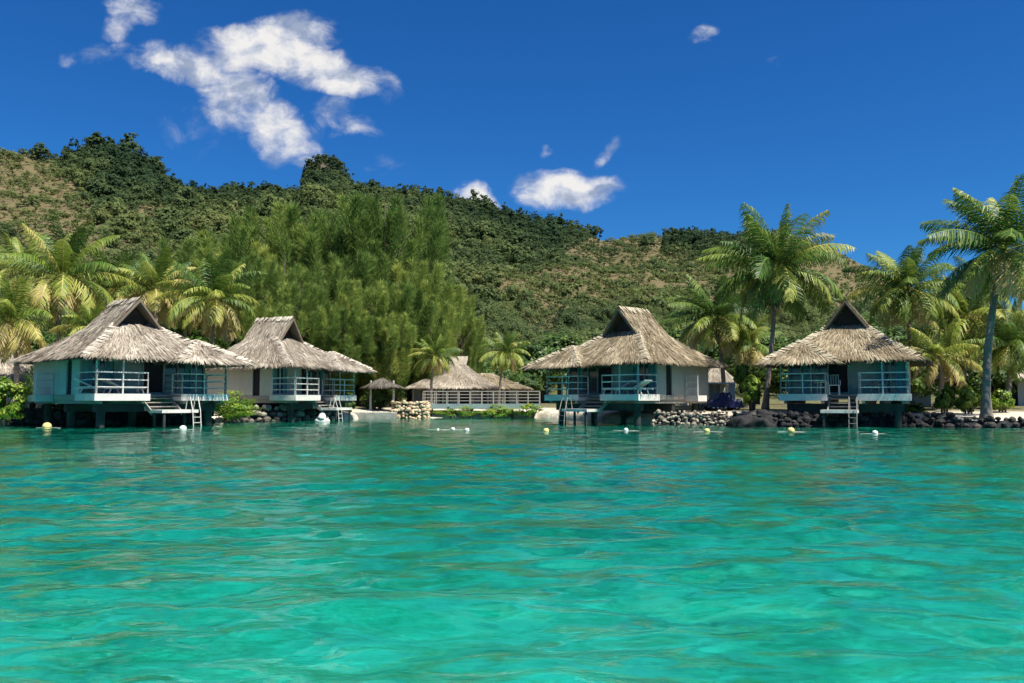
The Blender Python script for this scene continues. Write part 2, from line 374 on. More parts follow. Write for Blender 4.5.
def build_ground():
    ka = np.unique(np.concatenate([np.linspace(-.75, .75, 420), np.linspace(-3.2, 3.2, 120)]))
    ys = np.concatenate([np.arange(34, 60, .35), np.arange(60, 100, 2.0), np.arange(100, 560, 3.2), np.array([600, 700, 900, 1400])])
    A, Y = np.meshgrid(ka, ys)
    X = A*Y; Z = ground_z(X, Y); Z = np.where(Y > 560, np.maximum(Z, -5), Z)
    V = np.stack([X, Y, Z], -1).reshape(-1, 3); n, m = A.shape
    i = np.arange(n*m).reshape(n, m)
    Fq = np.stack([i[:-1, :-1], i[:-1, 1:], i[1:, 1:], i[1:, :-1]], -1).reshape(-1, 4)
    px, py = proj(V[:, 0], V[:, 1], V[:, 2])
    bare = bare_mask(px, py)
    hillf = np.clip((V[:, 1]-90)/25, 0, 1)
    ma, t = mat('ground'); tc = t.n('ShaderNodeTexCoord'); O = tc.outputs['Object']
    at_ = t.n('ShaderNodeAttribute', attribute_name='cover'); sp = t.n('ShaderNodeSeparateXYZ'); t.l(at_.outputs['Vector'], sp.inputs[0])
    n1 = t.noise(O, .06, 6, .65); n2 = t.noise(O, .5, 6, .7); n3 = t.noise(O, 4.0, 5, .7)
    sand = t.ramp(n2, [(.3, (.34, .29, .21)), (.65, (.62, .56, .45))])
    litter = t.ramp(n3, [(.35, (.06, .065, .03)), (.7, (.20, .17, .09))])
    low = t.mixc(sp.outputs[2], sand, litter)
    scrub = t.ramp(n2, [(.3, (.035, .055, .02)), (.7, (.075, .095, .035))])
    earth = t.ramp(t.m('ADD', t.m('MULTIPLY', n2, .6), t.m('MULTIPLY', n3, .4)), [(.3, (.050, .055, .025)), (.5, (.105, .088, .044)), (.68, (.185, .138, .078))])
    fb = t.m('MULTIPLY', t.m('SUBTRACT', t.m('ADD', sp.outputs[0], t.m('MULTIPLY', t.m('SUBTRACT', n1, .5), 1.2)), .30), 4, clamp=True)
    hillc = t.mixc(fb, scrub, earth)
    finish(ma, t, t.mixc(sp.outputs[1], low, hillc), .95, n2, .6, .5, spec=.1)
    o = link_mesh('ground', V, Fq, ma, smooth=True); tag(o, kind='structure')
    s = V[:, 1] - ysh(V[:, 0])
    cov = np.stack([bare, hillf, np.clip((s-3.2)/4, 0, 1)], -1).astype(np.float32)
    at2 = o.data.attributes.new('cover', 'FLOAT_VECTOR', 'POINT'); at2.data.foreach_set('vector', cov.ravel())
build_ground()

def build_seabed():
    ma, t = mat('seabed_sand'); tc = t.n('ShaderNodeTexCoord'); O = tc.outputs['Object']
    n1 = t.noise(O, .35, 5, .6, 1.0); n2 = t.noise(t.map(O, sc=(1, 1.5, 1)), 1.9, 5, .6, 1.2); n3 = t.noise(O, .06, 3)
    f = t.m('ADD', t.m('MULTIPLY', n1, .45), t.m('MULTIPLY', n2, .55))
    c = t.ramp(f, [(.40, (.18, .24, .15)), (.48, (.34, .38, .28)), (.58, (.56, .57, .50))])
    finish(ma, t, c, .95, n2, .3, .1)
    ka = np.linspace(-300, 300, 61); ys = np.concatenate([np.linspace(-120, 0, 7), np.linspace(4, 60, 40)])
    X, Y = np.meshgrid(ka, ys); Z = -1.30 - np.clip((Y-5)/30, 0, 1)*1.3 - (Y < 0)*.5 + .0*X
    V = np.stack([X, Y, Z], -1).reshape(-1, 3); n, m = X.shape; i = np.arange(n*m).reshape(n, m)
    tag(link_mesh('seabed', V, np.stack([i[:-1, :-1], i[:-1, 1:], i[1:, 1:], i[1:, :-1]], -1).reshape(-1, 4), ma, smooth=True), kind='structure')
build_seabed()

def build_water():
    rr = np.random.default_rng(3)
    ks = np.unique(np.concatenate([np.linspace(-.78, .78, 620), np.linspace(-1.6, 1.6, 120), np.array([-30, -15, -8, -4, -2.5, 2.5, 4, 8, 15, 30])]))
    ys = [-120, -60, -30, -15, -8, -4, -2, -1, 0, 1, 1.6]
    y = 2.0
    while y < 62: ys.append(y); y += max(.022, y*.0055)
    ys = np.array(ys + [64.0, 90.0]); K, Y = np.meshgrid(ks, ys); base = np.maximum(Y + 3, 5.0); X = K*base
    dxs = base*.0026; dys = np.maximum(.022, Y*.0055)
    Z = np.zeros_like(X)
    wl = np.geomspace(.17, 2.9, 96)
    for k, L in enumerate(wl):
        th = rr.normal(0, .42) + (math.pi if rr.random() < .3 else 0); d = (math.sin(th)*1.0, math.cos(th))
        slope = .0225*np.clip(L/.45, .3, 1)*np.clip(.95/L, .3, 1)**.9
        A = slope*L/6.283
        damp = np.clip(L/(2.6*np.maximum(dxs*.9, dys)) - .5, 0, 1)
        Z += A*damp*np.sin(6.283/L*(X*d[0]+Y*d[1]) + rr.uniform(0, 6.283))
    grp = .55 + .9*fbm(X/3.2 + 5, Y/2.2 + 2, 3)            # wave groups, calm and lively patches
    Z *= grp*np.clip((60-Y)/10, 0, 1)*np.interp(Y, [4, 10, 25, 45], [1.2, 1.05, .6, .45])
    V = np.stack([X, Y, Z], -1).reshape(-1, 3); n, m = X.shape; i = np.arange(n*m).reshape(n, m)
    ma, t = mat('lagoon_water'); tc = t.n('ShaderNodeTexCoord'); O = tc.outputs['Object']
    b1 = t.noise(t.map(O, sc=(.38, 1.3, 1)), 3.2, 3, .5, .5); b2 = t.noise(t.map(O, sc=(.45, 1.3, 1)), 11, 2, .5, .4)
    h = t.m('ADD', b1, t.m('MULTIPLY', b2, .19))
    bp = t.n('ShaderNodeBump'); bp.inputs['Strength'].default_value = 1.0; bp.inputs['Distance'].default_value = .011; t.l(h, bp.inputs['Height'])
    fr = t.n('ShaderNodeFresnel'); fr.inputs[0].default_value = 1.333; t.l(bp.outputs[0], fr.inputs['Normal'])
    gl = t.n('ShaderNodeBsdfGlossy'); gl.inputs['Roughness'].default_value = 0.0; t.l(bp.outputs[0], gl.inputs['Normal'])
    tr = t.n('ShaderNodeBsdfTransparent'); rf = t.n('ShaderNodeBsdfRefraction'); rf.inputs['IOR'].default_value = 1.333; rf.inputs['Roughness'].default_value = 0.0
    t.l(bp.outputs[0], rf.inputs['Normal'])
    mx = t.n('ShaderNodeMixShader'); mx.inputs[0].default_value = .62; t.l(tr.outputs[0], mx.inputs[1]); t.l(rf.outputs[0], mx.inputs[2])
    mf = t.n('ShaderNodeMixShader'); t.l(fr.outputs[0], mf.inputs[0]); t.l(mx.outputs[0], mf.inputs[1]); t.l(gl.outputs[0], mf.inputs[2])
    va = t.n('ShaderNodeVolumeAbsorption'); va.inputs['Color'].default_value = (*W_ABS, 1); va.inputs['Density'].default_value = W_DEN
    o = t.n('ShaderNodeOutputMaterial'); t.l(mf.outputs[0], o.inputs[0]); t.l(va.outputs[0], o.inputs['Volume'])
    tag(link_mesh('water', V, np.stack([i[:-1, :-1], i[:-1, 1:], i[1:, 1:], i[1:, :-1]], -1).reshape(-1, 4), ma, smooth=True), kind='structure')
W_ABS = (0.06, 0.905, 0.875); W_DEN = 1.0
build_water()
#%%PART2%%
# ---------------------------------------------------------------- thatch
def thatch_roof(parent, mk, eave, top, z_e, z_t, ridge, rows, rng, mat_name, nm='roof', fringe=.30, curve=.35):
    """hip skirt from the eave rectangle up to the top rectangle; ridge=(y0,y1,z) adds a steep gabled top.
    eave, top = (x0,x1,y0,y1).  Straw blades in overlapping courses cover a solid sheet."""
    ex0, ex1, ey0, ey1 = eave; tx0, tx1, ty0, ty1 = top
    E = [(ex0, ey0), (ex1, ey0), (ex1, ey1), (ex0, ey1)]; T = [(tx0, ty0), (tx1, ty0), (tx1, ty1), (tx0, ty1)]
    zf = lambda t: z_e + (z_t - z_e)*((1-curve)*t + curve*t*t)
    def pt(k, u, t):
        a, b = E[k], E[(k+1) % 4]; c, d = T[k], T[(k+1) % 4]
        return np.array([(a[0]*(1-u)+b[0]*u)*(1-t) + (c[0]*(1-u)+d[0]*u)*t, (a[1]*(1-u)+b[1]*u)*(1-t) + (c[1]*(1-u)+d[1]*u)*t, zf(t)])
    base = MB(); N = 8
    for k in range(4):
        for i in range(N):
            for j in range(N):
                base.poly([pt(k, i/N, j/N), pt(k, (i+1)/N, j/N), pt(k, (i+1)/N, (j+1)/N), pt(k, i/N, (j+1)/N)], .3)
    # underside, a hand's breadth lower
    for k in range(4):
        for j in range(3):
            q = [pt(k, 0, j/3), pt(k, 1, j/3), pt(k, 1, (j+1)/3), pt(k, 0, (j+1)/3)]
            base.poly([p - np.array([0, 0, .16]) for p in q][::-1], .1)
    P, D, W, LN, WD, TT = [], [], [], [], [], []
    def blade(p, down, side, n, ln, wd, tt, lift):
        j = rng.normal(0, .065); d = down + side*j + n*lift; d = d/np.linalg.norm(d)
        w = side + n*rng.normal(0, .18); w = w/np.linalg.norm(w)
        P.append(p + n*(.03 + rng.random()*.045)); D.append(d); W.append(w); LN.append(ln); WD.append(wd); TT.append(tt)
    def course(fpt, length_u, umax=1.0):
        pass
    for k in range(4):
        for r in range(rows + 1):
            t = r/rows; a, b = pt(k, 0, t), pt(k, 1, t); L = np.linalg.norm(b-a); cnt = int(L/.042) + 1
            for i in range(cnt):
                u = min(1, max(0, (i + rng.random())/cnt)); tt = min(1, max(0.02, t + rng.normal(0, .02)))
                p = pt(k, u, tt); up = pt(k, u, tt + .02) - p; down = -up/np.linalg.norm(up)
                side = (b-a)/L; n = np.cross(side, -down); n = n/np.linalg.norm(n); n = n if n[2] > 0 else -n
                streak = .45 + .30*(vnoise(np.array(p[0]*1.6 + p[1]*1.6 + k*9), np.array(t*2.0)) - .5)*2
                blade(p, down, side, n, rng.uniform(.38, .62), rng.uniform(.03, .075), float(np.clip(streak + rng.normal(0, .17), 0, 1)), rng.uniform(-.08, .02))
        # eave fringe, hanging
        a, b = pt(k, 0, 0), pt(k, 1, 0); L = np.linalg.norm(b-a); side = (b-a)/L; out = np.array([side[1], -side[0], 0])
        for i in range(int(L/.018)):
            u = rng.random(); p = pt(k, u, rng.uniform(0, .03)) + np.array([0, 0, .03]); d = np.array([0, 0, -1.0]) + out*rng.uniform(.15, .95) + side*rng.normal(0, .16)
            w = side + out*rng.normal(0, .4)
            P.append(p); D.append(d/np.linalg.norm(d)); W.append(w/np.linalg.norm(w)); LN.append(fringe*rng.uniform(.5, 1.1)*(.75+.45*vnoise(np.array(u*L*1.3), np.array(k*3.0))))
            WD.append(rng.uniform(.025, .06)); TT.append(float(np.clip(rng.normal(.42, .22), 0, 1)))
    if ridge:
        y0, y1, zr = ridge; xm = (tx0+tx1)/2; sg = MB()
        yb0 = ty0 - .0
        for s, xe in ((-1, tx0 - .10), (1, tx1 + .10)):
            fr_low = np.array([xe + s*.16, y0 + .10, z_t - .26]); bk_low = np.array([xe, ty1 + .05, z_t - .02])
            fr_top = np.array([xm, y0, zr]); bk_top = np.array([xm, y1, zr - .05])
            sp = lambda u, t: (fr_low*(1-u) + bk_low*u)*(1-t) + (fr_top*(1-u) + bk_top*u)*t
            nn = np.cross(bk_low-fr_low, fr_top-fr_low); nn = nn/np.linalg.norm(nn); nn = nn if nn[2] > 0 else -nn
            th = nn*.13
            base.poly([sp(0, 0), sp(1, 0), sp(1, 1), sp(0, 1)] if s > 0 else [sp(0, 1), sp(1, 1), sp(1, 0), sp(0, 0)], .3)
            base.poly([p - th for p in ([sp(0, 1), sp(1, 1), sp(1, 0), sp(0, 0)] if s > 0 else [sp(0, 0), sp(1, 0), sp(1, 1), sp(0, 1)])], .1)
            base.poly([sp(0, 0), sp(0, 1), sp(0, 1) - th, sp(0, 0) - th], .2)
            base.poly([sp(0, 0), sp(1, 0), sp(1, 0) - th, sp(0, 0) - th], .2)
            for r in range(8):
                t = (r + .3)/8
                cnt = int(np.linalg.norm(sp(1, t) - sp(0, t))/.038)
                for i in range(cnt):
                    u = rng.random(); p = sp(u, min(1, t + rng.normal(0, .03))); up = sp(u, 1) - sp(u, 0); down = -up/np.linalg.norm(up)
                    side = sp(1, t) - sp(0, t); side = side/np.linalg.norm(side)
                    streak = .5 + .25*(vnoise(np.array(p[1]*2.5), np.array(t*2.0)) - .5)*2
                    blade(p, down, side, nn, rng.uniform(.3, .5), rng.uniform(.03, .07), float(np.clip(streak + rng.normal(0, .16), 0, 1)), rng.uniform(-.05, .03))
        # far gable closed by a steep hip
        base.poly([(tx1, ty1 - .02, z_t), (tx0, ty1 - .02, z_t), (xm, y1, zr - .06)], .3)
    P, D, W = np.array(P), np.array(D), np.array(W)
    if mk < 0:
        for A in (P, D, W): A[:, 0] *= -1
    base.mirror(mk)
    V2, F2 = cards(P, D, W, LN, WD, .35); T2 = np.repeat(TT, 4)
    V = np.vstack([np.array(base.v), V2]); b0 = len(base.v)
    quads = [f for f in base.f if len(f) == 4]; tris = [f for f in base.f if len(f) == 3]
    Fq = np.vstack([np.array(quads + [(a, b, c, c) for a, b, c in []]).reshape(-1, 4), F2 + b0])
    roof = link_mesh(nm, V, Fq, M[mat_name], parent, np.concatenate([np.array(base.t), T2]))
    if tris:
        g = MB(); g.v = list(base.v); g.t = list(base.t); g.f = tris; g.build('rear_gable', M[mat_name], roof)
    return roof

def cap_strips(lines, rng, mat_name, parent, name='ridge_cap', width=.46, bright=.92):
    """pale bound straw along a hip or ridge: short blades straddling the line"""
    P, D, W, LN, WD, TT = [], [], [], [], [], []
    for a, b, s1, s2 in lines:
        a, b = np.array(a, float), np.array(b, float); L = np.linalg.norm(b-a); al = (b-a)/L
        for i in range(int(L/.028)):
            u = rng.random(); p = a + (b-a)*u; s = np.array(s1 if rng.random() < .5 else s2, float); s = s/np.linalg.norm(s)
            d = s + al*rng.normal(0, .25); d = d/np.linalg.norm(d)
            P.append(p + np.array([0, 0, .10 + rng.random()*.05])); D.append(d); W.append(al); LN.append(rng.uniform(.6, 1.1)*width); WD.append(rng.uniform(.05, .10)); TT.append(float(np.clip(rng.normal(bright, .13), 0, 1)))
    V, Fq = cards(np.array(P), np.array(D), np.array(W), LN, WD, .4)
    return link_mesh(name, V, Fq, M[mat_name], parent, np.repeat(TT, 4))

def railing(pts, h=.98, n_mid=2, name='railing', m='white', parent=None, mk=1, z=1.45, step=1.3, w=.05):
    b = MB()
    for (x0, y0), (x1, y1) in zip(pts[:-1], pts[1:]):
        L = math.hypot(x1-x0, y1-y0); n = max(1, round(L/step))
        for i in range(n + 1):
            x, y = x0+(x1-x0)*i/n, y0+(y1-y0)*i/n; b.box(x-w/2, x+w/2, y-w/2, y+w/2, z, z+h-.03)
        b.bar((x0, y0, z+h), (x1, y1, z+h), w*1.5, w)
        for k in range(n_mid):
            zz = z + h*(k+1)/(n_mid+1); b.bar((x0, y0, zz), (x1, y1, zz), w*.7, w*.9)
    return b.mirror(mk).build(name, M[m], parent)

ZD = 1.45          # deck level above the water
def bungalow(loc, rz, mk, seed, label, walls, front, tmat, group='thatched bungalows on stilts along the shore', zroof=0.0, side_rail=True, scl=(1, 1), lad=1):
    rng = np.random.default_rng(seed)
    H = thing('overwater_bungalow', loc, rz, label, 'bungalow', group)
    def part(name, m, fn, parent=H, **kw):
        b = MB(); fn(b); return b.mirror(mk).build(name, M[m], parent, **kw)
    # floor, fascia, beams, pillars -- x grows away from the porch wing (porch wing on -x)
    def deck(b):
        b.box(-3.2, -.75, -1.95, 0, ZD-.10, ZD); b.box(.75, 3.2, -1.95, 0, ZD-.10, ZD); b.box(-.748, .748, -.9, 0, ZD-.10, ZD-.002)
        b.box(-3.05, 3.05, .002, 5.2, ZD-.22, ZD-.004)
        for x in (-2.9, -1.0, 1.0, 2.9): b.box(x-.07, x+.07, -1.85, 5.1, ZD-.42, ZD-.225)
    part('deck', 'grey_wood', deck)
    for s in (-1, 1):
        bx = lambda b, x0, x1, y0, y1: b.box(min(s*x0, s*x1), max(s*x0, s*x1), y0, y1, ZD-.28, ZD+.03)
        part('fascia', 'white', lambda b: (bx(b, .75, 3.243, -2.0, -1.95), bx(b, 3.203, 3.243, -1.95, -.05), bx(b, .75, .79, -1.95, -.9)))
    for x, y in ((-2.6, -1.2), (2.6, -1.2), (-2.6, 1.8), (0, 1.2), (2.6, 1.8), (-2.6, 4.4), (2.6, 4.4)):
        part('pillar', 'shade_concrete', lambda b, x=x, y=y: b.tube([(x, y, -2.2), (x, y, ZD-.42)], [.20, .18], 12))
    for y in (-1.35, 1.6): part('ground_beam', 'shade_concrete', lambda b: b.box(-2.9, 2.9, y, y+.3, ZD-.78, ZD-.425))
    # walls
    zt = 3.24
    def side(b, x, holes):
        ys_ = [0.0] + [v for h in holes for v in h[:2]] + [5.2]
        for i in range(0, len(ys_), 2): _lap(b, x, ys_[i], ys_[i+1], ZD, zt)
        for (a, c, z0, z1) in holes:
            if z0 > ZD + .05: _lap(b, x, a, c, ZD, z0)
            _lap(b, x, a, c, z1, zt)
    def _lap(b, x, y0, y1, z0, z1):
        n = max(1, round((z1-z0)/.16)); s = 1 if x > 0 else -1
        for i in range(n):
            za, zb = z0+(z1-z0)*i/n, z0+(z1-z0)*(i+1)/n; xo, xi = x + s*.028, x
            b.box(min(x-.05*s, x), max(x-.05*s, x), y0, y1, za, zb)
            b.poly([(xo, y0, za), (xo, y1, za), (xi+s*.004, y1, zb), (xi+s*.004, y0, zb)]); b.poly([(xi, y0, za), (xi, y1, za), (xo, y1, za), (xo, y0, za)])
    part('side_wall', walls, lambda b: side(b, 3.0, [(.9, 1.45, ZD, 3.1)]))
    part('side_wall', walls, lambda b: side(b, -3.0, [(1.6, 2.9, 2.2, 3.02)]))
    part('rear_wall', walls, lambda b: b.box(-2.948, 2.948, 5.05, 5.15, ZD, zt))
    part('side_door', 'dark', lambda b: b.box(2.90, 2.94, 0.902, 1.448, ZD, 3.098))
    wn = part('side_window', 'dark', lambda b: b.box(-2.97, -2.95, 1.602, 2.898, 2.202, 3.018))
    part('louvre', 'white', lambda b: [b.bar((-3.0, 1.6, 2.26+.12*i), (-3.0, 2.9, 2.26+.12*i), .07, .02) for i in range(6)], wn)
    # front: porch-wing windows (-3..-.9), doors, panel
    def front_frame(b):
        for x in (-3.0, -2.3, -1.6, -.9, .15, 1.5, 2.25, 3.0): b.box(x-.045, x+.045, -.06, .03, ZD, 3.26)
        b.box(-2.955, 2.955, -.055, .02, 3.05, 3.13)
    part('front_frame', front, front_frame)
    glass, t = mat('window_glass') if 'glass' not in M else (M['glass'], None)
    if 'glass' not in M:
        p = t.n('ShaderNodeBsdfPrincipled'); p.inputs['Base Color'].default_value = (.03, .06, .075, 1); p.inputs['Roughness'].default_value = .06
        p.inputs['Specular IOR Level'].default_value = .6; o = t.n('ShaderNodeOutputMaterial'); t.l(p.outputs[0], o.inputs[0]); M['glass'] = glass
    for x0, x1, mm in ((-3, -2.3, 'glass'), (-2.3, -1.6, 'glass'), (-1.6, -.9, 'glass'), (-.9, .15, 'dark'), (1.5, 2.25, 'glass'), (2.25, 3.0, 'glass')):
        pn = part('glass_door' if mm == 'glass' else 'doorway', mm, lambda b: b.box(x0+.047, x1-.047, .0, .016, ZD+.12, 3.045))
        part('sill', front, lambda b: b.box(x0+.047, x1-.047, -.03, .02, ZD, ZD+.118), pn)
    for x0, x1 in ((1.56, 1.95), (2.5, 2.94), (-2.24, -1.98)): part('curtain', 'curtain', lambda b: b.box(x0, x1, -.024, -.006, ZD+.14, 3.04))
    part('wall_panel', front, lambda b: b.box(.197, 1.453, -.02, .03, ZD, 3.045))
    part('lintel', walls, lambda b: b.box(-2.952, 2.952, -.04, .032, 3.135, 3.27))
    # posts carrying the porch roof
    for x in (-3.12, -1.55, 1.95, 3.12):
        part('post', 'seafoam' if x > 0 else front, lambda b, x=x: b.box(x-.032, x+.032, -1.88, -1.81, ZD, 2.98))
    part('porch_beam', 'dark_wood', lambda b: b.box(-3.2, 3.2, -1.90, -1.79, 2.982, 3.03))
    railing([(-3.12, -.15), (-3.12, -1.9), (-.83, -1.9), (-.83, -1.0)], parent=H, mk=mk, z=ZD)
    railing([(.83, -1.0), (.83, -1.9), (3.12, -1.9), (3.12, -.15)], parent=H, mk=mk, z=ZD)
    # stairs down to a swimming platform with a ladder
    def stairs(b):
        for i in range(4): b.box(-.70, .70, -1.15-.3*i, -.87-.3*i, ZD-.2-.19*i, ZD-.155-.19*i)
        for x in (-.72, .72): b.bar((x, -.9, ZD-.12), (x, -2.15, ZD-.86), .05, .20)
    part('stairs', 'grey_wood', stairs)
    pl = part('swim_platform', 'white', lambda b: (b.box(-.95, .8, -3.2, -2.06, .62, .73), [b.box(-.95, .8, -3.2+.163*i, -3.08+.163*i, .732, .76) for i in range(7)]))
    for x in (-.8, .65):
        for y in (-3.1, -2.25): part('platform_leg', 'shade_concrete', lambda b: b.box(x-.05, x+.05, y-.05, y+.05, -1.6, .618), pl)
    xl = lad*mk*.70 - .08
    def ladder(b):
        for x in (xl-.19, xl+.19):
            b.tube([(x, -2.72, .76), (x, -2.85, 1.30), (x, -3.10, 1.34), (x, -3.34, .70), (x, -3.52, -.7)], .02, 8)
        for i in range(5): b.bar((xl-.19, -3.38-.028*i, .42-.25*i), (xl+.19, -3.38-.028*i, .42-.25*i), .06, .025)
    part('ladder', 'white' if mk < 0 else 'grey_wood', ladder)
    if side_rail:   # short landing with its own railing on the far side wall
        la = part('side_landing', 'white', lambda b: b.box(3.06, 3.85, 2.7, 3.6, ZD-.32, ZD-.02))
        rb = MB()
        for x in (3.1, 3.8):
            rb.box(x-.03, x+.03, 2.71, 2.77, ZD-.02, ZD+1.0)
        for z_ in (.33, .66, .98): rb.bar((3.1, 2.74, ZD+z_), (3.8, 2.74, ZD+z_), .045)
        rb.mirror(mk).build('railing', M['white'], la)
    # roofs
    ze, zg, zr = 3.06 + zroof, 4.80 + zroof, 6.04 + zroof
    rf = thatch_roof(H, mk, (-3.85, 3.85, -2.05, 5.5), (-1.02, 1.02, 1.25, 3.75), ze, zg, (.75, 3.75, zr), 13, rng, tmat, curve=.18)
    pr = thatch_roof(H, mk, (-4.0, -.15, -2.75, 1.6), (-2.25, -1.95, -.95, 1.4), ze - .08, 3.98 + zroof, None, 8, rng, tmat, 'porch_roof', curve=.12)
    caps = []
    cx = lambda x: x*mk
    for sx in (-1, 1):
        caps.append(((cx(sx*3.85), -2.05, ze), (cx(sx*2.43), -.40, ze+.79), (cx(-sx), 0, -.2), (0, 1, -.2)))
        caps.append(((cx(sx*2.43), -.40, ze+.79), (cx(sx*1.02), 1.25, zg), (cx(-sx), 0, -.2), (0, 1, -.2)))
    caps.append(((0, .75, zr), (0, 3.75, zr), (1, 0, -.9), (-1, 0, -.9)))
    for c_ in (caps[0:2], caps[2:4], caps[4:]): cap_strips(c_, rng, tmat, rf)
    for c_ in ([((cx(-4.0), -2.75, ze-.08), (cx(-2.25), -.95, 3.96+zroof), (cx(1), 0, -.2), (0, 1, -.2)), ((cx(-.15), -2.75, ze-.08), (cx(-1.95), -.95, 3.96+zroof), (cx(-1), 0, -.2), (0, 1, -.2)),
                ((cx(-2.1), -.95, 3.97+zroof), (cx(-2.1), 1.4, 3.97+zroof), (1, 0, -.5), (-1, 0, -.5))]): cap_strips([c_], rng, tmat, pr)
    # dark screen inside the gable, and barge boards along its edge
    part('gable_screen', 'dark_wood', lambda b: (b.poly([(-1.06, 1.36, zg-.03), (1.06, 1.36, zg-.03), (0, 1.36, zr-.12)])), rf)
    for s in (-1, 1):
        part('barge_board', 'brown_wood', lambda b, s=s: b.bar((s*1.27, .84, zg-.30), (s*.02, .74, zr-.08), .05, .10), rf)
    H.scale = (*scl, 1.0)
    return H

def sunlounger(loc, rz, label, z, group='sun loungers on the bungalow decks'):
    T = thing('sun_lounger', (loc[0], loc[1], z), rz, label, 'sun lounger', group)
    b = MB(); b.box(-.30, .30, -.95, .25, .30, .36); b.bar((-.30, -.95, .28), (-.30, .95, .28), .05); b.bar((.30, -.95, .28), (.30, .95, .28), .05)
    b.build('frame', M['white'], T)
    b = MB(); b.bar((0, .25, .36), (0, .92, .70), .58, .06); b.build('backrest', M['white'], T)
    for x, y in ((-.28, -.8), (.28, -.8), (-.28, .6), (.28, .6)):
        b = MB(); b.bar((x, y, .28), (x, y + (.12 if y > 0 else -.12), 0), .05); b.build('leg', M['white'], T)
    return T
def deck_chair(loc, rz, label, z, m='white'):
    T = thing('deck_chair', (loc[0], loc[1], z), rz, label, 'chair')
    b = MB(); b.box(-.25, .25, -.25, .25, .42, .46); b.build('seat', M[m], T)
    b = MB(); [b.bar((-.22+.11*i, .23, .46), (-.22+.11*i, .33, .92), .05, .02) for i in range(5)]; b.bar((-.25, .335, .93), (.25, .335, .93), .05, .03); b.build('backrest', M[m], T)
    for x in (-.22, .22):
        b = MB(); b.bar((x*1.2, -.25, .65), (x*1.2, .28, .66), .05, .03); b.bar((x*1.2, -.22, .45), (x*1.2, -.22, .65), .03); b.build('armrest', M[m], T)
        for y in (-.22, .22):
            b = MB(); b.bar((x, y, .42), (x, y*1.15, 0), .045); b.build('leg', M[m], T)
    return T
def deck_table(loc, label, z):
    T = thing('side_table', (loc[0], loc[1], z), 0, label, 'table')
    b = MB(); b.tube([(0, 0, .56), (0, 0, .60)], .34, 16); b.build('tabletop', M['white'], T)
    for i in range(3):
        a = 2.1*i; b = MB(); b.bar((.2*math.cos(a), .2*math.sin(a), .56), (.27*math.cos(a), .27*math.sin(a), 0), .04); b.build('leg', M['white'], T)

HOUSES = {
 'h1': ((-17.5, 40.6), 50, -1), 'h2': ((-12.45, 50.4), 64, -1), 'h3': ((5.15, 44.3), -47, 1), 'h4': ((15.85, 40.4), -27, 1)}
def on_deck(h, x, y):
    (X, Y), rz, mk = HOUSES[h]; a = R(rz); x *= mk
    return (X + x*math.cos(a) - y*math.sin(a), Y + x*math.sin(a) + y*math.cos(a))
def build_bungalows():
    def hh(k): (X, Y), rz, mk = HOUSES[k]; return (X, Y, 0), R(rz), mk
    l, r, m = hh('h1'); bungalow(l, r, m, 21, 'large thatched bungalow at the far left with sunlit white deck rails and dark gable', 'seafoam', 'teal', 'thatch', zroof=.05)
    l, r, m = hh('h2'); bungalow(l, r, m, 22, 'thatched bungalow with cream side wall, second from left, rising behind the yellow-green waterside bush', 'cream', 'seafoam', 'thatch', zroof=.05, side_rail=False, scl=(.86, .96), lad=-1)
    l, r, m = hh('h3'); bungalow(l, r, m, 23, 'brown thatched bungalow right of the footbridge with its deep dark gable opening to the left', 'cream', 'teal', 'thatch_tan', scl=(.98, .86), lad=-1)
    l, r, m = hh('h4'); bungalow(l, r, m, 24, 'thatched bungalow furthest right, shaded teal front facing the water, dark gable at its peak', 'seafoam', 'teal', 'thatch_tan', side_rail=False, scl=(.87, .88))
    x, y = on_deck('h1', 1.6, -1.0); sunlounger((x, y), R(50+90), 'white sun lounger right behind the sunlit deck rail of the far left bungalow', ZD)
    x, y = on_deck('h1', 2.5, -.55); sunlounger((x, y), R(50+70), 'white sun lounger against the doors of the far left bungalow', ZD)
    x, y = on_deck('h3', 1.5, -1.0); sunlounger((x, y), R(-47-90), 'white sun lounger on the shaded deck right of the footbridge, the left one of two', ZD)
    x, y = on_deck('h3', 2.5, -1.25); sunlounger((x, y), R(-47-90), 'white sun lounger at the sunlit corner of the deck by the coral rock wall', ZD)
    x, y = on_deck('h4', -.45, -.75); deck_chair((x, y), R(-17), 'white chair at the head of the steps of the furthest right bungalow', ZD)
    x, y = on_deck('h4', 1.5, -1.0); deck_chair((x, y), R(20), 'grey wooden chair behind the right rail of the furthest right bungalow', ZD, 'grey_wood')
    x, y = on_deck('h2', -.35, -.6); deck_chair((x, y), R(60), 'pale chair beside the steps on the deck of the cream-walled bungalow', ZD, 'grey_wood')
    x, y = on_deck('h4', -.95, -1.2); deck_table((x, y), 'small round white table next to the white chair on the shaded deck', ZD)
build_bungalows()

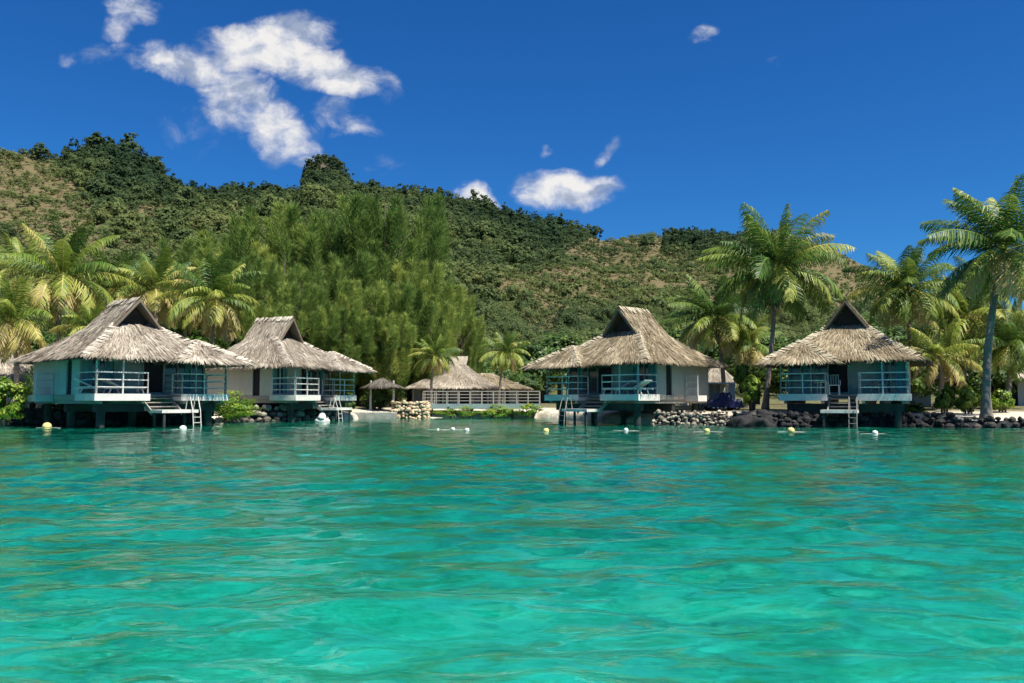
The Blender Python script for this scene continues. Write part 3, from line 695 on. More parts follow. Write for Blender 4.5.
# ---------------------------------------------------------------- other buildings
def simple_hut(name, loc, rz, L, Wd, ze, zr, label, cat, wall_m, tmat, seed, gab=.5, zb=.75, opening=None, ov=.7, parts=True, curve=.3):
    rng = np.random.default_rng(seed); H = thing(name, loc, rz, label, cat)
    b = MB(); x, y = L/2, Wd/2
    z0 = zb - loc[2]
    if opening:      # front wall with a gap
        b.box(-x, opening[0], -y, -y+.1, z0, ze+.25); b.box(opening[1], x, -y, -y+.1, z0, ze+.25)
        b.box(opening[0], opening[1], -y, -y+.1, opening[2], ze+.25)
    else: b.box(-x, x, -y, -y+.1, z0, ze+.25)
    b.box(-x, -x+.1, -y+.102, y-.102, z0, ze+.25); b.box(x-.1, x, -y+.102, y-.102, z0, ze+.25); b.box(-x, x, y-.1, y, z0, ze+.25)
    b.build('wall', M[wall_m], H)
    if opening:
        b = MB(); b.box(opening[0]+.01, opening[1]-.01, -y+.12, -y+.14, z0, opening[2]-.01); b.build('doorway', M['dark'], H)
    rx = L/2*gab
    thatch_roof(H, 1, (-x-ov, x+ov, -y-ov, y+ov), (-rx, rx, -.12, .12), ze, zr, None, 9, rng, tmat, curve=curve)
    cap_strips([((-rx, 0, zr), (rx, 0, zr), (0, 1, -.6), (0, -1, -.6))], rng, tmat, H.children[-1])
    return H
def build_lodge():
    """low thatched pavilion beyond the footbridge with a flared crest"""
    rng = np.random.default_rng(77)
    p = at(466, 400, 80); H = thing('thatched_pavilion', (p.x*67/80 + .1, 67, .8), 0, 'low thatched pavilion with a flared crest beyond the footbridge', 'pavilion')
    for x in np.linspace(-4.6, 4.6, 8):
        b = MB(); b.box(x-.09, x+.09, -3.0, -2.84, 0, 2.05); b.build('veranda_post', M['grey_wood'], H)
    H.scale = (.86, .86, .77)
    b = MB(); b.box(-4.7, 4.7, -1.2, 2.4, 0, 2.3); b.build('wall', M['cream'], H)
    
    for x in (-4, -2.4, -.6, 1.2, 2.9):
        b = MB(); b.box(x, x+.9, -1.24, -1.205, .1, 1.95); b.build('doorway', M['dark'], H)
    rf = thatch_roof(H, 1, (-5.2, 2.9, -3.5, 3.4), (-1.8, -.15, -.2, .3), 1.75, 4.15, None, 11, rng, 'thatch', curve=.30)
    thatch_roof(H, 1, (.2, 5.6, -3.3, 3.2), (.9, 2.3, -.2, .3), 1.7, 3.2, None, 8, rng, 'thatch_tan', 'side_roof', curve=.15)
    # flared crest: wider at the top than at its neck
    P, D, W, LN, WD, TT = [], [], [], [], [], []
    for s in (-1, 1):
        for i in range(420):
            u = rng.random(); xt = -1.75 + 1.85*u; xb = -1.5 + 1.3*u; zt = rng.uniform(3.95, 5.0); f = (5.0-zt)/1.05
            P.append((xt*(1-f)+xb*f, s*(.05+.25*f), zt)); d = np.array([(xb-xt)*.9, s*.25, -1.0]); D.append(d/np.linalg.norm(d)); W.append((1, 0, rng.normal(0, .1))); LN.append(rng.uniform(.3, .5)); WD.append(rng.uniform(.06, .12)); TT.append(float(np.clip(rng.normal(.75, .15), 0, 1)))
    V, Fq = cards(np.array(P), np.array(D), np.array(W, float), LN, WD, .6); link_mesh('crest', V, Fq, M['thatch'], rf, np.repeat(TT, 4))
    b = MB(); b.poly([(-1.5, -.22, 4.0), (-.2, -.22, 4.0), (.08, -.02, 5.0), (-1.75, -.02, 5.0)], .5); b.poly([(-1.5, .22, 4.0), (-.2, .22, 4.0), (.08, .02, 5.0), (-1.75, .02, 5.0)], .5); b.build('crest_core', M['thatch'], rf)
build_lodge()
p = at(915, 400, 52); simple_hut('thatched_hut', (p.x, 53, .75), R(-25), 2.6, 2.2, 1.75, 2.75, 'small thatched hut with dark doorway behind the furthest right bungalow\'s right corner', 'hut', 'cream', 'thatch', 31, .1, .75, (-.9, .2, 1.6), .6)
p = at(1022, 400, 56); simple_hut('beach_bungalow', (p.x, 57, .75), R(-8), 5.2, 4.4, 1.9, 3.6, 'grey-walled thatched bungalow at the right edge, half hidden by a drooping palm', 'bungalow', 'cream', 'thatch', 32, .3, .75, (-1.6, -.6, 1.8), .9)
p = at(0, 400, 52); simple_hut('beach_bungalow', (p.x-2.6, 56, .75), R(20), 5.6, 4.8, 1.7, 3.9, 'bungalow with sun-bleached pale roof at the left edge, above the waterside bush', 'bungalow', 'cream', 'thatch', 33, .3, .75, None, 1.0)
p = at(706, 400, 62); simple_hut('thatched_hut', (p.x, 66, .75), R(5), 1.7, 2.2, 1.9, 3.3, 'small pale gabled hut behind the white carport, the left one of two', 'hut', 'cream', 'thatch', 34, .1, .75, (-.4, .4, 1.6), .3, curve=.0)
p = at(724, 400, 62); simple_hut('thatched_hut', (p.x+.3, 66, .75), R(5), 1.9, 2.2, 1.9, 3.3, 'small pale gabled hut behind the white carport, nearer the palm trunk', 'hut', 'cream', 'thatch', 35, .1, .75, (-.4, .4, 1.6), .3, curve=.0)

def build_carport():
    a = at(709, 400, 47); b_ = at(738, 400, 47); H = thing('carport', (a.x, 47.5, .68), 0, 'white-framed open carport with grey panels on the sand beside the blue covered cart', 'carport')
    w = b_.x - a.x
    b = MB(); b.box(-.1, w, -.1, 2.2, 1.42, 1.50); b.build('roof', M['white'], H)
    for x in (0, w-.35):
        for y in (0, 2.0):
            b = MB(); b.box(x-.035, x+.035, y-.035, y+.035, 0, 1.418); b.build('post', M['white'], H)
    b = MB(); b.box(.04, w-.05, 2.05, 2.1, 0, 1.418); [b.box(x-.02, x+.02, 2.02, 2.048, 0, 1.4) for x in (w*.25, w*.5, w*.75)]; b.build('back_panel', M['seafoam'], H)
    b = MB(); b.box(w-.33, w-.02, .0, .06, 0, 1.418); b.build('side_panel', M['cream'], H)
build_carport()
def build_cart():
    """small open utility cart under a dark blue cover"""
    p = at(723, 410, 45.6); T = thing('covered_cart', (p.x, 45.8, .64), R(4), 'small cart under a crumpled dark blue cover, parked before the white carport', 'cart')
    rng = random.Random(4); n, m_ = 22, 12; V = []; Fq = []
    prof = [(-.98, .22), (-.95, .50), (-.80, .58), (-.35, .60), (-.25, .92), (.30, .95), (.40, .62), (.80, .60), (.95, .50), (.98, .20)]
    for i in range(n):
        x = -.98 + 1.96*i/(n-1); zt = np.interp(x, [q[0] for q in prof], [q[1] for q in prof])
        for j in range(m_):
            a = math.pi*j/(m_-1); y = -.62*math.cos(a); y = math.copysign(min(abs(y)*1.25, .60), y); z = .16 + (zt-.16)*min(1, math.sin(a)*1.9)
            V.append((x + rng.gauss(0, .012), y + rng.gauss(0, .02), z + rng.gauss(0, .02)))
    for i in range(n-1):
        for j in range(m_-1): Fq.append((i*m_+j, (i+1)*m_+j, (i+1)*m_+j+1, i*m_+j+1))
    link_mesh('cover', V, Fq, M['blue_cover'], T, smooth=True)
    b = MB(); b.box(-.9, .9, -.5, .5, .2, .3); b.build('chassis', M['dark'], T)
    for x in (-.62, .62):
        for y in (-.5, .5):
            b = MB(); b.tube([(x, y-.07, .2), (x, y+.07, .2)], .2, 16); w = b.build('wheel', M['black_rubber'], T)
            b = MB(); b.tube([(x, y-.075, .2), (x, y+.075, .2)], .09, 10); b.build('rim', M['steel'], w)
build_cart()

def build_parasol():
    rng = np.random.default_rng(41); p = at(379, 413, 55.5)
    H = thing('thatched_parasol', (p.x, 57.0, .5), 0, 'grey thatched beach shade on pale posts, right of the cream-walled bungalow over a dark shrub', 'shade shelter')
    for x in (-.75, .75):
        b = MB(); b.tube([(x, -.3, 0), (x*1.02, -.28, 1.0), (x, -.25, 2.0)], [.09, .07, .06], 8); b.build('post', M['cream'], H)
    thatch_roof(H, 1, (-1.0, 1.0, -.95, .95), (-.08, .08, -.08, .08), 1.62, 2.15, None, 6, rng, 'thatch_dark', fringe=.2, curve=.2)
build_parasol()

def build_footbridge():
    Y = 57.6; a = at(423, 404, Y); b_ = at(540, 404, Y); T = thing('footbridge', (a.x, Y, 0), 0, 'long grey wooden footbridge with a slender railing between the stone pier and the brown bungalow', 'footbridge')
    L = b_.x - a.x; z = .93
    b = MB(); b.box(0, L, -.05, 1.3, z-.08, z); b.build('walkway', M['grey_wood'], T)
    b = MB(); b.box(0, L, -.12, -.052, z-.32, z+.02); b.build('fascia', M['teal'], T)
    railing([(0, -.02), (L, -.02)], h=.86, n_mid=3, m='grey_wood', parent=T, z=z, step=.82, w=.05)
    railing([(0, 1.25), (L, 1.25)], h=.86, n_mid=3, m='grey_wood', parent=T, z=z, step=.82, w=.05)
    for i in range(6):
        x = .5 + (L-1)*i/5
        
        for y in (.15, 1.1):
            b = MB(); b.tube([(x, y, -1.6), (x, y, z-.08)], .08, 8); b.build('pile', M['shade_concrete'], T)
build_footbridge()

# ---------------------------------------------------------------- rock walls
def rock_wall(name, pts, zb, zt, size, m, label, seed, depth=.5, core=True, dens=1.0, bright=.0, fill='dark'):
    """loose courses of separate stones along a path, battered against the bank"""
    q = random.Random(seed); b = MB()
    for (x0, y0), (x1, y1) in zip(pts[:-1], pts[1:]):
        L = math.hypot(x1-x0, y1-y0); nx, ny = (y1-y0)/L, -(x1-x0)/L      # towards the water
        rows = max(2, round((zt-zb)/(size*1.25)))
        for r in range(rows + 1):
            z = zb + (zt-zb)*r/rows; off = -depth*r/rows
            n = int(L/(size*1.45)*dens)
            for i in range(n + 1):
                u = min(1, max(0, (i + q.uniform(-.35, .35))/max(1, n))); k = q.uniform(.6, 1.35)
                b.stone((x0+(x1-x0)*u + nx*(off*1 + q.uniform(-.1, .1)), y0+(y1-y0)*u + ny*(off + q.uniform(-.1, .1)), z + q.uniform(-.07, .07)), size*k*.82,
                        min(1, max(0, q.gauss(.42 + bright + .12*r/rows, .22))), q.random())
    o = b.build(name, M[m]); tag(o, label, 'rock wall')
    if core:
        c = MB()
        for (x0, y0), (x1, y1) in zip(pts[:-1], pts[1:]):
            L = math.hypot(x1-x0, y1-y0); nx, ny = (y1-y0)/L, -(x1-x0)/L
            A = [(x0-nx*0, y0-ny*0), (x1, y1)]; dd = depth
            c.poly([(x0, y0, zb-.5), (x1, y1, zb-.5), (x1-nx*dd, y1-ny*dd, zt-.05), (x0-nx*dd, y0-ny*dd, zt-.05)])
        c.build('backing', M['dark'] if fill == 'dark' else M['mortar'], o)
    return o
def build_rocks():
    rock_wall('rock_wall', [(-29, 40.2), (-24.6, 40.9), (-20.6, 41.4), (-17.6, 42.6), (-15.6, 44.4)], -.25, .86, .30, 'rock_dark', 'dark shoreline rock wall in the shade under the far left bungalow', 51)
    rock_wall('rock_wall', [(-15.4, 45.9), (-12.4, 48.3), (-10.3, 51.6)], -.25, .75, .26, 'rock_grey', 'broken shoreline rocks under the cream-walled bungalow', 52)
    a, c = at(393, 417, 55.6), at(424, 417, 55.6)
    rock_wall('stone_pier', [(a.x, 55.4), (c.x, 55.4), (c.x+.15, 57.6)], -.15, 1.0, .17, 'rock_tan', 'square tan stone pier at the left end of the footbridge', 53, depth=.05, dens=1.2, bright=.12, fill='mortar')
    b = MB(); b.box(a.x-.1, c.x+.1, 55.5, 57.5, .3, 1.08); b.build('pier_top', M['rock_tan'], bpy.data.objects['stone_pier'])
    rock_wall('rock_wall', [(6.9, 41.9), (8.4, 41.25), (10.4, 41.0), (11.3, 39.9)], -.2, .58, .125, 'rock_grey', 'mottled pale coral rock wall edging the bright sand by the blue covered cart', 54, depth=.35, bright=.05)
    rock_wall('rock_wall', [(10.9, 38.9), (12.5, 38.4), (15.5, 38.8), (18.6, 38.6), (19.4, 38.0)], -.25, .50, .22, 'rock_dark', 'rock bank blackened for the shade under the furthest right bungalow', 55, depth=.6)
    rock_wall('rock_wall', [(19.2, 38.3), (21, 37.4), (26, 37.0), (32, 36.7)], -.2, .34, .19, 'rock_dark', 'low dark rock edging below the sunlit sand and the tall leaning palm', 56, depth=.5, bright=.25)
    # dark mound left of the furthest right bungalow, shade put into its colour
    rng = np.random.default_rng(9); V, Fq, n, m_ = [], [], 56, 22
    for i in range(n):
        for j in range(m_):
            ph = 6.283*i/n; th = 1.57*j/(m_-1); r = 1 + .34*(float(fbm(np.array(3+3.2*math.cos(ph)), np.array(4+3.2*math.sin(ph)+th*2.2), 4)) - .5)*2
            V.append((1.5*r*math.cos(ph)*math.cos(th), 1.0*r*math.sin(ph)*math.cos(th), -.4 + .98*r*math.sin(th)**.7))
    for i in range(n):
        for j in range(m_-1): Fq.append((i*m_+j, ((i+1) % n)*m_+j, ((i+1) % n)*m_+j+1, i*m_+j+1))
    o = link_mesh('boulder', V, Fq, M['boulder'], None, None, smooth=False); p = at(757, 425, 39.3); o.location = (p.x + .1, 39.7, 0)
    tag(o, 'large rounded boulder blackened for shade at the waterline, left of the furthest right bungalow', 'boulder')
    # low quay slab right of the cream bungalow
    a, c = at(345, 417, 53), at(398, 417, 55)
    b = MB(); b.box(a.x, c.x-.1, 54.2, 56.2, -.8, .42); o = b.build('landing_slab', M['concrete'], bevel=.04); tag(o, 'low pale concrete landing along the water between the cream-walled bungalow and the stone pier', 'landing')
    q = random.Random(8); b = MB()
    p = at(418, 414, 59); b.stone((p.x-.3+1.0, 58.2, .35), .42, .6, 3); tag(b.build('boulder', M['rock_tan']), 'pale boulder under the left end of the footbridge', 'boulder')
build_rocks()

# ---------------------------------------------------------------- buoys
def buoy(px, py, r, label, m='buoy_white', hang=False):
    _, bb = ray(px, py + 2); Y = -CAM_H/bb if bb < 0 else 35; p = at(px, py, Y); r *= .85
    T = thing('buoy', (p.x, Y, 0), 0, label, 'buoy', 'floating marker buoys in a line off the shore')
    b = MB(); b.ball((0, 0, r*.35), r, n=14, sz=.95); b.build('float', M[m], T, smooth=True)
    b = MB(); b.tube([(0, 0, r*1.2), (0, 0, r*1.45)], r*.22, 8); b.build('eyelet', M['black_rubber'], T)
    b = MB(); b.tube([(-.5, .06, .0), (-.2, .0, .012), (0, 0, .0), (.3, .04, .012), (.6, 0, -.01)], .011, 6); b.build('rope', M['rope'], T)
    return T
for args in [(47, 426, .22, 'large yellow buoy floating before the far left bungalow', 'buoy'), (183, 428, .17, 'white buoy floating in front of the far left bungalow\'s steps'),
             (453, 428, .10, 'small buoy floating left of the middle of the line, off the footbridge'), (467, 429, .11, 'small buoy just right of its neighbour off the footbridge'),
             (438, 428, .06, 'tiny pale float, leftmost off the footbridge'),
             (546, 430, .14, 'yellow buoy off the left corner of the brown bungalow', 'buoy'), (626, 429, .11, 'small buoy off the brown bungalow\'s dark underside'),
             (707, 430, .13, 'cream buoy off the coral rock wall', 'buoy'), (791, 430, .16, 'yellow buoy off the furthest right bungalow, left of its platform', 'buoy'),
             (875, 432, .12, 'white buoy off the right end of the furthest right bungalow')]:
    buoy(*args)
def build_float():
    S = .8
    p = at(326, 419, 47.5); T = thing('mooring_float', (p.x, 46.6, 0), R(10), 'white two-part mooring float by the ladder of the cream-walled bungalow', 'float')
    T.scale = (S, S, S*.85)
    b = MB(); b.ball((0, 0, .08), .52, sx=1.0, sy=.6, sz=.55, n=16); b.build('float_body', M['white'], T, smooth=True)
    b = MB(); b.tube([(-.05, 0, .2), (-.02, 0, .42), (.02, 0, .62), (.06, 0, .72)], [.34, .26, .20, .08], 12); b.build('float_cap', M['white'], T, smooth=True)
    b = MB(); b.tube([(.3, 0, .2), (.42, 0, .34), (.3, .0, .42)], .025, 6); b.build('handle', M['rope'], T)
build_float()
#%%PART3%%
# ---------------------------------------------------------------- palms
def palm(base, crown, L, label, seed, n=24, yellow=.35, wind=(-.12, 0, 0), trunk_r=.15, nuts=True, group='coconut palms', droop=1.0, young=False):
    """base and crown points in metres; L = frond length"""
    rng = np.random.default_rng(seed); base, crown = np.array(base, float), np.array(crown, float)
    T = thing('palm_tree', tuple(base), 0, label, 'palm tree', group); c = crown - base
    # trunk with a curve
    b = MB(); pts, rad = [], []
    side = np.array([c[1], -c[0], 0])*.0 + np.array([rng.normal(0, .05)*c[2], 0, 0])
    for i in range(49):
        t = i/48; p = c*np.array([t**1.25, t**1.25, t]) + side*math.sin(math.pi*t)*.6; pts.append(tuple(p - np.array([0, 0, .25*(i == 0)])))
        rad.append(trunk_r*(1.0 - .38*t + .75*math.exp(-t*c[2]/.45)) * (1 + .045*(i % 2)))
    b.tube(pts, rad, 12); b.build('trunk', M['palm_trunk'], T, smooth=True)
    PV, TV = [], []
    for k in range(n):
        az = k*2.39996 + rng.normal(0, .18); q = (k+.5)/n
        e0 = R(88 - 128*q**.95) + rng.normal(0, .10); Lk = L*(.72 + .35*math.sin(math.pi*min(1, q*.9+.12)))*rng.uniform(.88, 1.08)
        D = R(rng.uniform(58, 88))*droop*(.55 if q < .22 else (.85 if q < .5 else 1.15))
        h = np.array([math.cos(az), math.sin(az), 0]); N = 26; p = c.copy() + h*.08; mid = [p.copy()]; tan = []
        for s in range(N):
            th = e0 - D*((s+.5)/N)**1.35; th = max(th, R(-86)); d = h*math.cos(th) + np.array([0, 0, math.sin(th)]) + np.array(wind)*(s/N)
            d = d/np.linalg.norm(d); tan.append(d); p = p + d*Lk/N; mid.append(p.copy())
        mid = np.array(mid); tan = np.array(tan + [tan[-1]])
        sd = unit(np.cross(tan, np.array([0, 0, 1.0]) + h*.001)); up = np.cross(sd, tan)
        tw = rng.normal(0, .35); sd, up = sd*math.cos(tw) + up*math.sin(tw), up*math.cos(tw) - sd*math.sin(tw)
        tone = np.clip(rng.normal(.30 + yellow*(.15 + .75*q), .13), 0, 1)
        if q > .86 and rng.random() < .5: tone = .97
        # midrib as thin ribbon pair
        for s in range(N):
            w = .045*(1 - s/N) + .012; a, bq = mid[s], mid[s+1]
            PV += [a - sd[s]*w, a + sd[s]*w, bq + sd[s+1]*w*.9, bq - sd[s+1]*w*.9]; TV += [min(1, tone + .3)]*4
        m_ = 46
        for sgn in (-1, 1):
            ss = (np.arange(m_) + rng.random(m_)*.6)/m_*.90 + .09; fi = ss*N; ii = np.minimum(fi.astype(int), N-1); fr = (fi-ii)[:, None]
            P0 = mid[ii]*(1-fr) + mid[ii+1]*fr; t_ = tan[ii]; s_ = sd[ii]*sgn; u_ = up[ii]
            ll = L*.27*np.sin(np.pi*np.clip(ss*.86+.12, 0, 1))**.7*rng.uniform(.8, 1.15, m_)
            dd = unit(s_*rng.uniform(.7, 1.0, m_)[:, None] + t_*.62 - u_*.12 + np.array([0, 0, -.28]))
            d2 = unit(dd + np.array([0, 0, -1.0])*rng.uniform(.35, 1.7, m_)[:, None] + np.array(wind)*1.5 + rng.normal(0, .12, (m_, 3)))
            wv = unit(np.cross(dd, np.cross(t_, dd)) + t_*.5 + rng.normal(0, .15, (m_, 3)))
            P1 = P0 + dd*(ll*.5)[:, None]; P2 = P1 + d2*(ll*.5)[:, None]; w0 = .018*L/3.2; w1 = .024*L/3.2; w2 = .006
            q1 = np.stack([P0 - wv*w0, P0 + wv*w0, P1 + wv*w1, P1 - wv*w1], 1).reshape(-1, 3); q2 = np.stack([P1 - wv*w1, P1 + wv*w1, P2 + wv*w2, P2 - wv*w2], 1).reshape(-1, 3)
            PV += list(q1) + list(q2)
            tn = np.clip(tone + rng.normal(0, .09, m_) + .14*ss, 0, 1); TV += list(np.repeat(tn, 4)) + list(np.repeat(np.clip(tn+.05, 0, 1), 4))
    V = np.array(PV); link_mesh('crown', V, np.arange(len(V)).reshape(-1, 4), M['palm_leaf'], T, np.array(TV))
    if nuts:
        b = MB()
        for i in range(9):
            a = rng.uniform(0, 6.28); b.ball(tuple(c + np.array([.24*math.cos(a), .24*math.sin(a), -.18 - .22*rng.random()])), .11, n=8, sz=1.2)
        b.build('coconuts', M['coconut'], T, smooth=True)
    return T
GZ = lambda x, y: float(ground_z(np.array([x]), np.array([y]))[0])
def palm_px(bx, Yb, cx, cy, Rpx, label, seed, dY=0.0, **kw):
    Y = Yb; p0 = at(bx, 400, Y); p1 = at(cx, cy, Y + dY); palm((p0.x, Y, GZ(p0.x, Y)), tuple(p1), Rpx/F_PX*(Y+dY)*1.12, label, seed, **kw)
def build_palms():
    P = palm_px
    P(986, 38.6, 1004, 250, 80, 'tallest palm, its long grey trunk leaning right beside the sunlit sand', 101, n=32, yellow=.22, wind=(-.30, 0, .0), trunk_r=.19)
    P(765, 45.0, 776, 270, 70, 'tall palm between the two right-hand bungalows with a thin dark trunk', 102, n=38, yellow=.25, trunk_r=.14)
    P(905, 48.0, 907, 290, 54, 'palm rising right behind the peak of the furthest right bungalow', 103, n=34, yellow=.25)
    P(724, 52.0, 716, 318, 50, 'dense palm behind the right slope of the brown bungalow', 104, n=34, yellow=.25)
    P(692, 60.0, 697, 322, 36, 'smaller palm peeking over the right slope of the brown bungalow', 105, n=22, yellow=.35)
    P(746, 52.0, 746, 344, 34, 'low yellowish palm behind the white carport and the tall thin trunk', 106, n=30, yellow=.55)
    P(962, 50.0, 966, 318, 60, 'yellow-green palm left of the tallest palm\'s trunk', 107, n=32, yellow=.60)
    P(936, 46.0, 938, 356, 42, 'low golden palm beside the small hut at the right', 108, n=22, yellow=.75, nuts=False)
    P(1006, 47.0, 1010, 345, 44, 'drooping palm half hiding the right edge bungalow', 109, n=30, yellow=.30, droop=1.15)
    P(978, 62.0, 984, 290, 46, 'palm furthest back at the right, behind the tallest palm\'s trunk', 110, n=22, yellow=.45)
    P(66, 50.0, 62, 276, 62, 'big golden palm above the roof of the far left bungalow', 112, n=36, yellow=.65)
    P(14, 47.0, 10, 322, 52, 'golden palm at the left edge of the picture', 113, n=32, yellow=.7)
    P(104, 56.0, 112, 292, 46, 'palm between the big golden palm and the far left bungalow\'s gable', 114, n=30, yellow=.6)
    P(152, 55.0, 154, 290, 46, 'palm just right of the far left bungalow\'s gable', 115, n=30, yellow=.75)
    P(214, 53.0, 214, 300, 50, 'shaggy pale palm between the roofs of the two left bungalows', 116, n=38, yellow=.65, droop=1.1)
    P(184, 62.0, 186, 306, 34, 'smaller palm left of the shaggy pale palm', 117, n=20, yellow=.4)
    P(28, 58.0, 22, 272, 42, 'palm standing back at the left edge against the brown hillside', 118, n=28, yellow=.7)
    P(432, 60.5, 434, 356, 24, 'small palm with wind-blown fronds in front of the pavilion roof', 119, n=28, yellow=.5, trunk_r=.11, wind=(-.25, 0, 0), droop=1.25)
    P(499, 61.0, 505, 353, 26, 'small palm right of the pavilion crest, standing behind the footbridge', 120, n=30, yellow=.5, trunk_r=.10, droop=1.2)
    P(86, 47.0, 90, 330, 34, 'low green palm close behind the far left bungalow roof', 121, n=26, yellow=.9, nuts=False)
build_palms()

# ---------------------------------------------------------------- ironwood trees (feathery plumes)
def ironwood_mesh(seed, h=12.0, rad=3.6, plumes=64, per=520):
    rng = np.random.default_rng(seed); V, Fq, TT = [], [], []; tb = MB(); n0 = 0
    tb.tube([(0, 0, -.3), (.1, .05, h*.35), (.0, .1, h*.7), (.05, 0, h*.93)], [.34, .24, .13, .03], 9)
    for k in range(plumes):
        q = (k+.5)/plumes; zt = h*(.10 + .80*q); reach = rad*(math.sin(math.pi*min(1, .22+.80*(1-q)))**.8)*rng.uniform(.45, 1.05)*(1.0 if q < .8 else .8)
        az = k*2.39996 + rng.normal(0, .3); hd = np.array([math.cos(az), math.sin(az), 0])
        a = np.array([0, 0, zt*.82]); b_ = a + hd*reach + np.array([0, 0, reach*.55]); tb.tube([tuple(a), tuple((a+b_)/2 + np.array([0, 0, -.1])), tuple(b_)], [.07, .05, .02], 5, cap=False)
        ln = rng.uniform(2.2, 4.4)*(h/12)*(1-.35*q); axis = unit(hd*rng.uniform(.08, .38) + np.array([0, 0, 1.0]) + rng.normal(0, .1, 3)); r0 = rng.uniform(.36, .70)*(h/12)
        org = b_ - axis*ln*.35
        s = rng.random(per)**.8; ph = rng.uniform(0, 6.283, per); e1 = unit(np.cross(axis, [0, 1, .1])); e2 = np.cross(axis, e1)
        ro = r0*np.clip(1.15-s, 0, 1)*np.clip(s*4+.3, 0, 1)*np.sqrt(rng.random(per))
        outw = e1[None]*np.cos(ph)[:, None] + e2[None]*np.sin(ph)[:, None]
        P = org + axis[None]*(s*ln)[:, None] + outw*ro[:, None]
        D = unit(axis[None]*.95 + outw*.75 + rng.normal(0, .28, (per, 3)) + np.array([0, 0, -.12]))
        W = unit(np.cross(D, outw + rng.normal(0, .45, (per, 3))))
        v, f = cards(P, D, W, rng.uniform(.25, .6, per)*(h/12), rng.uniform(.024, .052, per)*(h/12)**.5, .3)
        V.append(v); Fq.append(f + n0); n0 += len(v); tone = rng.normal(.50, .19); TT.append(np.repeat(np.clip(tone + rng.normal(0, .10, per) + .2*(s-.5), 0, 1), 4))
    return tb, np.vstack(V), np.vstack(Fq), np.concatenate(TT)
def build_ironwoods():
    protos = []
    for i in range(4):
        tb, V, Fq, TT = ironwood_mesh(200+i, 12, [3.6, 3.0, 4.2, 3.3][i], [74, 62, 88, 70][i])
        T = thing('ironwood_tree', (0, 0, 0), 0); tb.build('trunk', M['bark'], T); link_mesh('crown', V, Fq, M['iron_leaf'], T, TT); protos.append(T)
    spots = [  # px, top py, Y, proto, width scale, label
        (228, 236, 72, 0, 0.83, 'feathery ironwood rising directly above the shaggy palm'),
        (262, 215, 76, 1, 0.79, 'feathery ironwood above the cream bungalow\'s left roof end, below the dark ridge'),
        (292, 184, 78, 2, 0.76, 'tall feathery ironwood left of the summit knob'),
        (330, 192, 74, 3, 0.83, 'pale green ironwood directly below the summit knob'),
        (386, 173, 74, 2, 0.79, 'tallest ironwood with a double plume, right of the summit knob'),
        (358, 228, 68, 0, 0.76, 'dark hollowed ironwood in the middle of the stand'),
        (412, 236, 70, 1, 0.83, 'ironwood on the right shoulder of the tall stand'),
        (445, 262, 76, 3, 0.76, 'slender ironwood at the right end of the stand'),
        (300, 262, 62, 1, 0.73, 'lower ironwood above the cream-walled bungalow\'s gable'),
        (345, 290, 61, 3, 0.89, 'lower ironwood right of the cream-walled bungalow\'s gable'),
        (388, 300, 62, 0, 0.89, 'bushy low ironwood above the small beach shade'),
        (424, 318, 76, 2, 0.79, 'low spreading ironwood behind the small wind-blown palm'),
        (466, 322, 84, 1, 0.92, 'rounded low ironwood behind the pavilion crest'),
        (270, 290, 58, 2, 0.66, 'low ironwood close behind the cream-walled bungalow'),
        (200, 270, 78, 3, 0.79, 'short ironwood behind the smaller palm between the two left bungalows'),
        (214, 226, 80, 2, .9, 'broad ironwood at the far left end of the feathery stand'), (240, 205, 84, 0, .85, 'ironwood standing back at the left of the stand, against the dark ridge'),
        (315, 214, 82, 1, .8, 'narrow ironwood plume between the two tallest groups of the stand'), (360, 188, 82, 3, .75, 'tall narrow ironwood just left of the double-plumed one'),
        (246, 244, 64, 2, .7, 'ironwood with pale tips above the gap between the two left bungalows'), (398, 262, 64, 1, .85, 'pale ironwood plume in front of the right half of the stand'),
        (322, 244, 66, 0, .75, 'pale ironwood plume above the cream bungalow\'s right roof slope'), (430, 288, 66, 3, .8, 'low ironwood stepping down toward the pavilion'),
        (462, 304, 72, 2, .7, 'last low ironwood where the stand meets the hillside'), (372, 268, 63, 2, .7, 'ironwood plume above the small beach shade'), (285, 232, 70, 3, .7, 'ironwood plume above the cream bungalow\'s ridge')]
    used = set()
    for px, py, Y, k, ws, lab in spots:
        T = protos[k] if k not in used else copy_tree(protos[k]); used.add(k)
        p = at(px, py, Y); z = GZ(p.x, Y); s = (p.z - z)/12.9; ws *= 1.12
        T.location = (p.x, Y, z); T.scale = (max(s*ws, .5), max(s*ws, .5), s); T.rotation_euler = (0, 0, rnd.uniform(0, 6.28))
        tag(T, lab, 'ironwood tree', 'ironwood trees in the tall feathery stand')
build_ironwoods()

# ---------------------------------------------------------------- broadleaf trees and shrubs
def crown_cards(rng, n_cl, per, r, rz, leaf, aspect=.62, low=-.35, gap=.5):
    """leaf clumps on an uneven crown surface"""
    V, Fq, TT, n0 = [], [], [], 0
    for k in range(n_cl):
        d = unit(rng.normal(size=3)); d[2] = abs(d[2])*(1-low) + low if rng.random() < .8 else d[2]; d = unit(d)
        rr = rng.uniform(.55, 1.0); c = d*np.array([r, r, rz])*rr; cr = r*rng.uniform(.22, .40)
        C = c + unit(rng.normal(size=(per, 3)))*(cr*rng.random((per, 1))**.45)*np.array([1, 1, .75])
        v, f = leaves(C, leaf, rng, aspect, N0=unit((C-c)*.6/cr + d*.7)); V.append(v); Fq.append(f+n0); n0 += len(v)
        tone = rng.normal(.48, .16); TT.append(np.repeat(np.clip(tone + rng.normal(0, .14, per), 0, 1), 4))
    return np.vstack(V), np.vstack(Fq), np.concatenate(TT)
